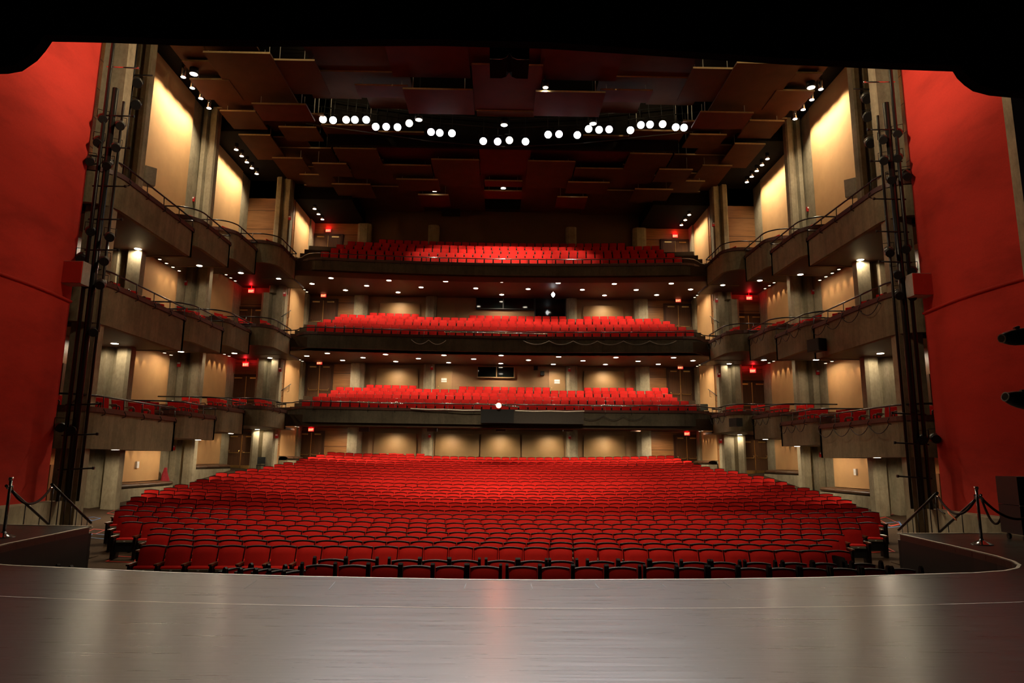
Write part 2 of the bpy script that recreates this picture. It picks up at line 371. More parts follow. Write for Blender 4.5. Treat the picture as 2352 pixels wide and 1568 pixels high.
# ------------------------------------------------------------------ walls, pillars, ceiling
WX, WX3, YDOOR, YBACK, ZTOP = 15.8, 13.05, 40.8, 45.3, 21.5
SOF = [None, [1.84, 2.38, 2.80, 3.22, 3.62], [5.85, 6.39, 6.87, 7.38, 7.84], [9.83, 10.5, 11.12, 11.82, 12.45]]
TOPS = [None, [3.17, 3.48, 3.99, 4.25, 4.50], [7.29, 7.58, 8.12, 8.50, 8.76], [11.09, 11.74, 12.54, 13.03, 13.17]]
BY = [(21.5, 27.75), (27.8, 31.6), (31.65, 35.05), (35.1, 38.62)]
BX = [13.0, 13.0, 13.0, 12.0]
CZ = [19.75, 18.75, 17.6]                             # side ceiling strips above the three bays
for s in (-1, 1):
    S = SIDE[s]
    mb = MB(); mb.box(*sorted((s*15.87, s*16.4)), 20.5, YDOOR+.3, -1.6, ZTOP)
    mb.build('wall_'+S, M['concrete'], label=f'{S} side concrete wall of the auditorium', cat='wall', kind='structure')
    mb = MB(); mb.box(*sorted((s*WX3, s*16.4)), YDOOR, YDOOR+.3, -1.0, ZTOP)
    mb.build('wall_'+S+'_wood', M['wood'], label=f'wood panelled {S} wall facing the stage, with doors', cat='wall', kind='structure')
    mb = MB(); mb.box(*sorted((s*(WX3+.06), s*(WX3+.4))), YDOOR, YBACK, -1, ZTOP)
    mb.build('wall_'+S+'_rear', M['concrete'], label=f'{S} rear concrete side wall behind the tan panels', cat='wall', kind='structure')
    # fluted concrete pillars
    def flute(x0, x1, y0, y1):
        wd = x1-x0; g = wd*.30
        return [(x0, y1), (x1, y1), (x1, y0+.10), (x1-wd*.10, y0), (x1-wd*.34, y0), (x1-wd*.40, y0+g), (x0+wd*.42, y0+g), (x0+wd*.36, y0), (x0+wd*.08, y0), (x0, y0+.10)]
    for (x0, x1, x2, x3, y0, y1, lab) in ((14.6, 15.95, 15.05, 15.75, 26.8, 27.25, 'broad fluted concrete pillar before the nearest tan panels on the '+S),
                                  (14.72, 15.95, 14.98, 15.8, 33.5, 33.95, 'fluted concrete pillar between the two long tan panels on the '+S),
                                  (13.0, 14.4, 13.05, 14.0, 40.1, 40.7, 'fluted concrete pillar beside the side doors on the '+S),
                                  (13.1, 13.9, 13.1, 13.9, 21.9, 22.35, 'plain concrete pillar where the red wall ends on the '+S)):
        zc = TOPS[3][0]+.3
        mb = MB()
        for pl, za, zb_ in ((flute(x0, x1, y0, y1), -1.4, zc), (flute(x2, x3, y0, y1), zc, ZTOP)):
            if y0 < 22: pl = [(x0, y0), (x0, y1), (x1, y1), (x1, y0)][::-1]
            mb.prism([(s*a, b) for a, b in (pl if s > 0 else reversed(pl))], za, zb_)
        mb.build('pillar', M['concrete'], label=lab, cat='pillar', kind='structure')
    # tan panels, one per bay and tier
    for l in range(4):
        for (y0, y1, X, bi, nm) in ((28.6, 32.55, WX, 1, 'nearest the stage'), (35.2, 39.4, WX, 3, 'in the bay before the side doors'), (41.25, 44.35, WX3, 4, 'at the rear corner')):
            bz = [1.05, .95, .9][[1, 3, 4].index(bi)]
            z0 = floorz(X-.6, (y0+y1)/2)+.62 if l == 0 else TOPS[l][bi]-.75
            ci = [1, 3, 4].index(bi)
            z1 = SOF[l+1][bi] if l < 3 else CZ[ci]
            mb = MB(); mb.box(*sorted((s*X, s*(X+.26))), y0, y1, z0, z1)
            mb.build('wall_panel', M['tan'], label=f'tan plaster panel on {S} wall, {TIER[l]}, {nm}', cat='wall panel', group='tan side wall panels')
            # grazing lamps above the panel, at the soffit
            n = 3 if l == 3 else (6 if ci < 2 else 5)
            if l == 3: n = [4, 5, 3][ci]
            for k in range(n):
                yy = y0+(y1-y0)*(k+.6)/(n+.2); off = .22 if l < 3 else 1.0
                zz = z1-(.04 if l < 3 else (.9, .35, .25)[ci])
                mb = MB(); mb.tube([(0, 0, 0), (0, 0, .035 if l < 3 else z1-zz)], .09 if l < 3 else .10, 14, 0); mb.disc((0, 0, -.004), (0, 0, -1), .07 if l < 3 else .11, 14, 1)
                dl = mb.build('wall_washer', [M['chrome'], M['lamp_wash'] if l < 3 else M['lamp_down']], label=f'{ordn(k+1)} wall washer lamp, {S}, {TIER[l]}, tan panel {nm}', cat='lamp', group='lamps washing the tan panels')
                dl.location = (s*(X-off), yy, zz)
                pw = P_WASH*(.5 if l == 0 else 1) if l < 3 else P_WASH_TOP*(.40, .28, .22)[ci]
                if l == 2 and s < 0 and (ci > 0 or k < 3): pw *= .08
                lamp((s*(X-off), yy, zz-.03), (s*(X-(.12 if l < 3 else -.3)), yy, zz-(2.0 if l < 3 else 3.0)), pw, WARM if l < 3 else HALO, 46 if l < 3 else 116, .3 if l < 3 else .8, .03, 'wash_light')
        # benches below the ground level panels
    for (y0, y1, X, nm, nc) in ((28.5, 33.0, WX, 'nearest the stage', 3), (35.1, 39.8, WX, 'before the side doors', 3), (41.3, 44.6, WX3, 'at the rear corner', 3)):
        zf = floorz(X-.5, (y0+y1)/2)
        b = empty('bench', (s*(X-.25), (y0+y1)/2, zf), f'concrete wall bench with brown cushions, {S} side, {nm}', 'bench', 'benches under the tan panels')
        L = (y1-y0)/2
        mb = MB(); mb.box(-.28, .24, -L, L, -.6, .34); mb.build('bench_base', M['concrete'], b)
        for k in range(nc):
            a0 = -L+2*L*k/nc+.01; a1 = -L+2*L*(k+1)/nc-.01
            def pad(u, v, a0=a0, a1=a1):
                t = 2*pi*v; r = 1-.12*abs(2*u-1)**4
                return (.30*cos(t)*r-.02, a0+(a1-a0)*u, .46+.12*sin(t)*r)
            c = MB(); c.grid(pad, 6, 12); c.build('cushion', M['leather'], b)
    # near bay: door in the dark recess
    mb = MB(); mb.box(*sorted((s*15.7, s*16.0)), 22.7, 26.6, -1.2, ZTOP)
    mb.build('wall_'+S+'_recess', M['wood'], label=f'dark wood wall in the recess behind the lighting pipe, {S}', cat='wall', kind='structure')
    # side ceilings
    for (y0, y1, x0, z) in ((20.8, 34.2, 13.6, CZ[0]), (34.2, YDOOR, 12.6, CZ[1]), (YDOOR, YBACK, 9.5, CZ[2])):
        mb = MB(); mb.box(*sorted((s*x0, s*16.2)), y0, y1, z, ZTOP)
        mb.build('ceiling_'+S, M['ceil'], label=f'dark side ceiling strip, {S}, above the bay at {int(y0)} metres', cat='ceiling', kind='structure')
mb = MB(); mb.box(-16.4, 16.4, 14, YBACK+.4, ZTOP, ZTOP+.3)
mb.build('ceiling', M['ceil'], label='black upper ceiling above the hung reflectors', cat='ceiling', kind='structure')
mb = MB(); mb.box(-13.6, 13.6, YBACK, YBACK+.4, 12.5, ZTOP)
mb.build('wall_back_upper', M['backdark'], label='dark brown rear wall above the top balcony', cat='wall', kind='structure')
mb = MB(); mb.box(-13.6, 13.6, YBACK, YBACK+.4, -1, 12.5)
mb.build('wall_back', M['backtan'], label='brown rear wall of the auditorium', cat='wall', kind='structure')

# red curved walls beside the stage opening and their concrete ledges
for s in (-1, 1):
    S = SIDE[s]
    line = [(13.32-.18*sin(pi*k/14), 16.45+4.35*k/14) for k in range(15)]
    up = [(x-.005, y) for x, y in line]
    mb = MB(); mb.wall([(s*x, y) for x, y in line], -.1, 6.3, .25*(-s)); mb.wall([(s*x, y) for x, y in up], 6.3, 20.5, .35*(-s))
    mb.build('wall_'+S+'_red', M['redwall'], label=f'tall curved red wall on the {S} of the stage opening', cat='wall', kind='structure')
    mb = MB(); mb.tube([(s*(x-.02), y, 6.3) for x, y in line], .05, 8); mb.build('trim_seam', M['redwall'], label=f'thin raised seam across the red wall, {S}', cat='trim', kind='structure')
    led = [(s*x, y) for x, y in ((12.25, 15.7), (13.7, 15.7), (13.7, 20.9), (12.9, 20.9), (12.85, 20.2), (12.35, 17.6))]
    mb = MB(); mb.prism(led if s > 0 else list(reversed(led)), -1.4, .30)
    mb.build('trim_ledge', M['concrete'], label=f'low concrete ledge under the red wall, {S}', cat='ledge', kind='structure')
    mb = MB(); mb.box(*sorted((s*13.2, s*13.9)), 15.3, 16.5, -.1, 20)
    mb.build('pillar', M['concrete'], label=f'concrete edge strip of the stage opening beyond the red wall, {S}', cat='pillar', kind='structure')

# ------------------------------------------------------------------ rear wall: wood, pillars, bulged panels, booths, doors
YB = YBACK
def px_box(mb, x0, x1, y0, y1, Y, t, m=0):           # slab standing on plane Y between two pixels
    a, b = at(x0, y0, Y=Y), at(x1, y1, Y=Y)
    mb.box(min(a.x, b.x), max(a.x, b.x), Y-t, Y, min(a.z, b.z), max(a.z, b.z), m); return mb
for s in (-1, 1):
    S = SIDE[s]
    mb = MB(); mb.box(*sorted((s*9.7, s*13.05)), YB-.06, YB, -.5, 17.6)
    mb.build('wall_back_'+S, M['wood'], label=f'wood panelling of the rear wall beside the {S} doors', cat='wall', kind='structure')
    mb = MB(); mb.prism([(s*a, b) for a, b in ([(9.0, YB), (9.0, YB-.35), (9.25, YB-.5), (9.75, YB-.5), (9.9, YB-.4), (9.9, YB)][::s])], -.2, 17.5)
    mb.build('pillar', M['concrete'], label=f'concrete pillar of the rear wall beside the wood panels, {S}', cat='pillar', kind='structure')
    mb = MB(); mb.prism([(s*a, b) for a, b in ([(4.35, YB), (4.4, YB-.3), (4.55, YB-.42), (4.95, YB-.42), (5.1, YB-.3), (5.1, YB)][::s])], -.2, 17.5)
    mb.build('pillar', M['concrete'], label=f'inner concrete pillar of the rear wall, {S} of the centre panels', cat='pillar', kind='structure')
    mb = MB(); mb.box(*sorted((s*(WX3-.12), s*(WX3+.1))), YB-.9, YB-.07, -.5, 17.6)
    mb.build('pillar', M['concrete'], label=f'narrow concrete strip at the {S} rear corner', cat='pillar', kind='structure')
def bulge(x0, x1, z0, z1, label):
    def fn(u, v):
        k = 1-(2*u-1)**2; vv = .75+.25*sin(pi*min(1, v*1.1))
        wv = 1+.035*sin(pi*v)
        xc = (x0+x1)/2; xx = xc+(x0+(x1-x0)*u-xc)*wv
        return (xx, YB-.10-.30*k*vv, z0+(z1-z0)*v)
    mb = MB(); mb.grid(fn, 10, 8)
    for u in (0, 1):                                 # returns to the wall
        for j in range(8):
            a = fn(u, j/8); b = fn(u, (j+1)/8); mb.quad(a, b, (b[0], YB+.02, b[2]), (a[0], YB+.02, a[2]), 1)
    for v in (0, 1):
        for i in range(10):
            a = fn(i/10, v); b = fn((i+1)/10, v); mb.quad(a, b, (b[0], YB+.02, b[2]), (a[0], YB+.02, a[2]), 1)
    mb.build('wall_panel', [M['bulge'], M['frame']], label=label, cat='wall panel', group='bulged panels on the rear wall')
for l, zz, lst in ((0, (1.25, 3.3), [(860, 955), (1001, 1099), (1105, 1194), (1200, 1294), (1342, 1434)]), (1, (5.7, 7.55), [(866, 959), (1342, 1433)]), (2, (10.35, 12.0), [(873, 964), (1340, 1430)])):
    nm = ['leftmost', 'second', 'centre', 'fourth', 'rightmost'] if l == 0 else ['left', 'right']
    for k, (a, b) in enumerate(lst):
        py = (1020, 867, 700)[l]
        bulge(at(a, py, Y=YB-.1).x, at(b, py, Y=YB-.1).x, zz[0], zz[1], f'{nm[k]} bulged tan panel on the rear wall, {TIER[l]}')
def window(x0, x1, y0, y1, n, label, mull=()):
    a, b = at(x0, y0, Y=YB-.12), at(x1, y1, Y=YB-.12)
    w0 = empty(f'window_{n}', ((a.x+b.x)/2, YB-.1, b.z), label, 'window', kind='structure')
    W, H = (b.x-a.x)/2, a.z-b.z
    m = MB(); m.box(-W, W, -.01, .02, 0, H); m.build('window_glass', M['glass'], w0)
    m = MB(); t = .07
    m.box(-W-t, W+t, -.06, .08, -t, 0); m.box(-W-t, W+t, -.06, .08, H, H+t); m.box(-W-t, -W, -.06, .08, 0, H); m.box(W, W+t, -.06, .08, 0, H)
    for k in mull: m.box(-W+2*W*k-.03, -W+2*W*k+.03, -.05, .05, 0, H)
    m.build('window_frame', M['backtan'] if n == 1 else M['black'], w0)
window(1098, 1180, 842, 866, 1, 'projection booth window in the rear wall of the lowest tier', (.52,))
window(1096, 1226, 683, 709, 2, 'wide black booth opening in the rear wall of the middle tier', (.46,))
window(1230, 1298, 685, 727, 3, 'dark control booth window beside the black opening, middle tier')
def single_door(x0, x1, y0, z0, n, label, sign):
    a, b = at(x0, y0, Y=YB-.1), at(x1, y0, Y=YB-.1)
    d = empty(f'door_{n}', ((a.x+b.x)/2, YB-.02, z0), label, 'door', kind='structure')
    W, H = (b.x-a.x)/2, a.z-z0
    m = MB(); m.box(-W, W, -.06, 0, 0, H); m.build('door_leaf', M['bulge'], d)
    m = MB(); m.box(-W-.08, -W, -.09, 0, 0, H+.08); m.box(W, W+.08, -.09, 0, 0, H+.08); m.box(-W, W, -.09, 0, H, H+.08); m.build('door_frame', M['backtan'], d)
    m = MB(); m.tube([(-W+.12, -.06, 1.0), (-W+.12, -.12, 1.0)], .03, 8); m.build('door_knob', M['brass'], d)
    if sign:
        m = MB(); m.box(-.18, .18, -.075, -.06, 1.42, 1.56); m.box(-.18, .18, -.075, -.06, 1.30, 1.39); m.build('door_sign', M['plate'], d)
single_door(1004, 1037, 846, 5.4, 1, 'tan door with a white sign, rear wall of the lowest tier, left of the booth', 1)
single_door(1263, 1296, 849, 5.4, 2, 'tan door with a white sign, rear wall of the lowest tier, right of the booth', 1)
single_door(1007, 1044, 684, 10.0, 3, 'plain tan door, rear wall of the middle tier', 0)
mb = MB(); px_box(mb, 1241, 1250, 853, 862, YB, .2); mb.build('loudspeaker', M['black'], label='small square black loudspeaker on the rear wall beside the right tan door', cat='loudspeaker')
mb = MB(); px_box(mb, 1226, 1235, 840, 850, YB, .12); mb.build('wall_vent', M['black'], label='dark square wall vent above the small black loudspeaker', cat='vent')
# top tier: dark loudspeaker openings
mb = MB(); px_box(mb, 1105, 1207, 461, 487, YB-.3, .5); mb.tube([(-1, YB-.5, 19), (-1, YB-.5, ZTOP)], .03, 6); mb.tube([(1, YB-.5, 19), (1, YB-.5, ZTOP)], .03, 6); mb.build('loudspeaker', M['black'], label='long black loudspeaker box hung over the top tier at centre', cat='loudspeaker')
mb = MB(); px_box(mb, 1016, 1057, 472, 497, YB-.3, .5); q_ = at(1036, 473, Y=YB-.5); mb.tube([q_, (q_.x, q_.y, ZTOP)], .03, 6); mb.build('loudspeaker', M['black'], label='black loudspeaker box hung over the top tier, left of the long one', cat='loudspeaker')

DN = [3]
for s in (-1, 1):
    S = SIDE[s]
    for l, (x0, x1, yt, z0) in enumerate(((691, 741.5, 993, .9), (709, 762, 839, 5.1), (715, 773, 690, 9.7), (725, 784, 541, 14.6))):
        a, b = at(x0, yt, Y=YB-.06), at(x1, yt, Y=YB-.06)
        W = (b.x-a.x)/2; cx = s*abs((a.x+b.x)/2)
        DN[0] += 1
        d = empty(f'door_{DN[0]}', (cx, YB-.06, z0), f'brown wooden double doors in the rear wall, {S} corner, {TIER[l]}', 'door', 'wooden double doors', kind='structure')
        H = a.z-z0
        for q in (-1, 1):
            m = MB(); m.box(*sorted((q*.015, q*W)), -.07, 0, .02, H); lf = m.build('door_leaf', M['door'], d)
            m = MB(); m.tube([(q*.1, -.07, .98), (q*.1, -.16, 1.0), (q*.12, -.16, .96), (q*(W-.12), -.16, .96), (q*(W-.1), -.16, 1.08), (q*(W-.1), -.07, 1.08)], .024, 8); m.build('push_bar', M['brass'], lf)
            m = MB(); m.box(*sorted((q*(W*.30), q*(W*.85))), -.12, -.07, H-.14, H-.06); m.build('door_closer', M['brass'], lf)
        m = MB(); m.box(-.018, .018, -.085, 0, .02, H); m.build('astragal', M['brass'], d)
        m = MB(); m.box(-W-.14, -W, -.12, 0, 0, H+.12); m.box(W, W+.14, -.12, 0, 0, H+.12); m.box(-W, W, -.12, 0, H, H+.12); m.build('door_frame', M['frame'], d)
    for l, (x0, x1, yt, z0) in enumerate(((527, 588, 998, .92), (536, 598, 864, 4.0), (548.5, 610, 709, 8.05))):
        a, b = at(x0, yt, Y=YDOOR), at(x1, yt, Y=YDOOR)
        W = (b.x-a.x)/2; cx = s*abs((a.x+b.x)/2); H = a.z-z0
        DN[0] += 1
        d = empty(f'door_{DN[0]}', (cx, YDOOR, z0), f'brown wooden double doors facing the stage in the {S} side wall, {TIER[l]}', 'door', 'wooden double doors', kind='structure')
        for q in (-1, 1):
            m = MB(); m.box(*sorted((q*.015, q*W)), -.07, 0, .02, H); lf = m.build('door_leaf', M['door'], d)
            m = MB(); m.tube([(q*.1, -.07, 1.12), (q*.1, -.16, 1.1), (q*.12, -.16, .98), (q*(W-.12), -.16, .98), (q*(W-.1), -.16, 1.12), (q*(W-.1), -.07, 1.12)], .024, 8); m.build('push_bar', M['brass'], lf)
            m = MB(); m.box(*sorted((q*(W*.30), q*(W*.85))), -.12, -.07, H-.14, H-.06); m.build('door_closer', M['brass'], lf)
            m = MB(); m.box(*sorted((q*.04, q*(W-.03))), -.076, -.07, .02, .26); m.build('kick_plate', M['brass'], lf)
        m = MB(); m.box(-.018, .018, -.085, 0, .02, H); m.build('astragal', M['brass'], d)
        m = MB(); m.box(-W-.16, -W, -.12, 0, 0, H+.12); m.box(W, W+.16, -.12, 0, 0, H+.12); m.box(-W, W, -.12, 0, H, H+.12); m.build('door_frame', M['frame'], d)
    # narrow door in the recess by the lighting pipes
    for l, z0 in ((0, -1.0), (1, TOPS[1][0]-.6)):
        DN[0] += 1
        d = empty(f'door_{DN[0]}', (s*15.68, 25.2, z0), f'narrow dark wooden door in the {S} recess behind the lighting pipe, {TIER[l]}', 'door', kind='structure')
        m = MB(); m.box(*sorted((0, -s*.06)), -.75, .75, 0, 2.3); lf = m.build('door_leaf', M['door'], d)
        m = MB(); m.tube([(-s*.06, -.5, 1.15), (-s*.14, -.5, 1.1), (-s*.14, -.5, .98), (-s*.14, .5, .98), (-s*.06, .5, .98)], .022, 8); m.build('push_bar', M['brass'], lf)

# exit signs
def exit_sign(x, y, z, label):
    e = empty('exit_sign', (x, y, z), label, 'exit sign', 'red EXIT signs'); e.scale = (.72, .72, .8)
    m = MB(); m.box(-.27, .27, -.05, .03, -.15, .15); m.box(-.27, .27, -.06, .03, .15, .21, 0); m.build('sign_housing', M['plastic_red'], e)
    if abs(y-YB) > 2:
        m = MB(); m.tube([(0, 0, .2), (0, 0, .46)], .02, 6); m.build('sign_stem', M['plastic_red'], e)
    m = MB(); m.box(-.25, .25, -.056, -.05, -.13, .13); m.build('sign_face', M['exit_red'], e)
    m = MB(); y0, y1 = -.066, -.057
    def bar(x0, z0, x1, z1, t=.022):
        d = Vector((x1-x0, 0, z1-z0)); n = Vector((-d.z, 0, d.x)).normalized()*t
        p = [Vector((x0, 0, z0))-n, Vector((x1, 0, z1))-n, Vector((x1, 0, z1))+n, Vector((x0, 0, z0))+n]
        m.face([(q.x, y0, q.z) for q in p])
    h = .085
    bar(-.19, -h, -.19, h); bar(-.20, h-.02, -.10, h-.02); bar(-.20, 0, -.11, 0); bar(-.20, -h+.02, -.10, -h+.02)
    bar(-.07, -h, .02, h); bar(-.07, h, .02, -h); bar(.06, -h, .06, h); bar(.14, -h, .14, h); bar(.09, h-.02, .20, h-.02)
    m.build('sign_letters', M['exit_txt'], e, label='glowing letters EXIT')
    d = bpy.data.lights.new('exit_glow', 'POINT'); d.energy = 9; d.color = (1, .02, .03); d.shadow_soft_size = .08
    o = bpy.data.objects.new('exit_glow', d); COL.objects.link(o); o.location = (x, y-.16, z+.22)
for s in (-1, 1):
    for l, (px, py) in enumerate(((714.8, 986.6), (734.2, 833.3), (743.4, 679), (754.3, 529.8))):
        p = at(px, py, Y=YB-.5 if l < 3 else YB-.12); exit_sign(s*abs(p.x), p.y, p.z, f'lit red EXIT sign over the {SIDE[s]} rear doors, {TIER[l]}')
    for l, (px, py) in ((2, (577.4, 668.7)), (1, (564.6, 837.4))):
        p = at(px, py, Y=YDOOR-.5); exit_sign(s*abs(p.x), p.y, p.z, f'lit red EXIT sign before the {SIDE[s]} side doors, {TIER[l]}')
# fire alarms
def alarm(px, py, s, Y=None, X=None, note=''):
    p = at(px, py, Y=Y) if Y else at(px, py, X=-X)
    e = empty('fire_alarm', (s*abs(p.x), p.y, p.z), note, 'fire alarm', 'red fire alarm strobes')
    m = MB(); m.box(-.08, .08, -.07, .02, -.12, .12); m.build('alarm_body', M['plastic_red'], e)
    m = MB(); m.box(-.06, .06, -.10, -.07, .03, .10); m.build('strobe_lens', M['plate'], e)
for s in (-1, 1):
    S = SIDE[s]
    for (px, py, Y, note) in ((427, 650, 33.5, 'on the pillar between the tan panels, middle tier'), (654, 676, 40.0, 'on the pillar by the side doors, middle tier'), (412, 837, 33.5, 'on the pillar between the tan panels, lowest tier'),
                              (644, 849, 40.0, 'on the pillar by the side doors, lowest tier'), (399, 1028, 33.5, 'on the pillar under the box nearest the stage, ground level'), (636, 1001.5, 40.0, 'on the pillar by the side doors, ground level'),
                              (666, 501, 40.0, 'on the pillar by the side doors, top tier'), (444, 458, 33.5, 'on the pillar between the tan panels, top tier')):
        alarm(px, py, s, Y=Y, note=f'red fire alarm strobe {note}, {S}')
    for (px, py, note) in ((992, 845, 'lowest tier'), (987, 1000, 'ground level')):
        alarm(px, py, s, Y=YB-.45, note=f'red fire alarm strobe on the {S} inner pillar of the rear wall, {note}')

# ------------------------------------------------------------------ loose chair prototypes
def chair_parts():
    P = {}
    def back(u, v):                                   # upholstered flared back, closed pad
        t = 2*pi*u; cx = cos(t); sx = sin(t)
        k = 1 if cx > 0 else -1
        hw = .225+.03*v
        x = hw*(abs(cx)**.35)*k; y = .19+.11*v+.035*(abs(sx)**.6)*(1 if sx > 0 else -1)*(1.1-.4*v)
        z = .40+.45*v+(.025*(x/hw)**2 if v > .9 else 0)
        return (x, y, z)
    m = MB(); m.grid(back, 20, 5)
    m.face([back(i/20, 1) for i in range(20)]); m.face([back(i/20, 0) for i in reversed(range(20))]); P['backrest'] = m.mesh('chair_backrest', M['red'])
    def seat(u, v):
        t = 2*pi*v; return ((u-.5)*.47, -.02+.25*(abs(cos(t))**.5)*(1 if cos(t) > 0 else -1), .41+.055*(abs(sin(t))**.6)*(1 if sin(t) > 0 else -1))
    m = MB(); m.grid(seat, 6, 16)
    for u in (0, 1): m.face([seat(u, i/16) for i in (range(16) if u else reversed(range(16)))])
    P['seat'] = m.mesh('chair_seat', M['red'])
    for q, nm in ((-1, 'l'), (1, 'r')):
        m = MB(); x = q*.27
        m.tube([(x, .24, .63), (x, .05, .635), (x, -.16, .625), (x, -.22, .60), (x, -.215, .50), (x, -.17, .40)], .025, 8); P['arm'+nm] = m.mesh('chair_arm', M['armwood'])
    for i, (x, y) in enumerate(((-.22, -.19), (.22, -.19), (-.22, .2), (.22, .2))):
        m = MB(); m.tube([(x, y, .38), (x*1.08, y*1.15, 0)], .02, 8, radii=[.024, .016]); P['leg%d' % i] = m.mesh('chair_leg', M['armwood'])
    m = MB(); 
    for (x, y) in ((-.22, -.19), (.22, -.19), (-.22, .2), (.22, .2)): m.tube([(x, y, .38), (x*1.08, y*1.15, 0)], .02, 6)
    P['base'] = m.mesh('chair_base', M['armwood'])
    return P
CP = chair_parts()
def armchair(x, y, z, rz, label, group, full=False, name='armchair'):
    e = empty(name, (x, y, z), label, 'armchair', group, rz)
    inst('backrest', CP['backrest'], e); inst('seat', CP['seat'], e); inst('arm', CP['arml'], e); inst('arm', CP['armr'], e)
    if full:
        for i in range(4): inst('leg', CP['leg%d' % i], e)
    else: inst('leg_frame', CP['base'], e)
    return e
# single mesh version for the top tier, where only the tips of the backs show
_tm = MB()
CP_small = None

# ------------------------------------------------------------------ boxes along the side walls
BOXN = ['nearest the stage', 'second from the stage', 'third from the stage', 'fourth from the stage, beside the balcony']
SBOX = ['the foremost', 'the second', 'the third', 'the rearmost']
def rounded(x0, y0, y1, xo, R=1.0):                  # outline from the outer wall along the near face, round the corner, along the front
    L = [(xo, y0)]
    if xo-x0 > R+.05: L.append((x0+R, y0))
    for k in range(1, 8):
        t = pi/2*k/8; L.append((x0+R-R*sin(t), y0+R-R*cos(t)))
    L += [(x0, y0+R), (x0, y1)]
    return L
def offs(line, d):
    out = []
    for i in range(len(line)):
        a = Vector(line[max(0, i-1)]); b = Vector(line[min(len(line)-1, i+1)]); t = (b-a).normalized()
        out.append((line[i][0]+t.y*d, line[i][1]-t.x*d))
    return out
def cable_garland(pts, sag, r, name, label, mat, cat='cable', n=7):
    P = []
    for a, b in zip(pts, pts[1:]):
        a, b = Vector(a), Vector(b)
        for k in range(n):
            t = k/n; q = a.lerp(b, t); q.z -= sag*4*t*(1-t); P.append(q)
    P.append(Vector(pts[-1]))
    m = MB(); m.tube(P, r, 6); return m.build(name, mat, label=label, cat=cat)
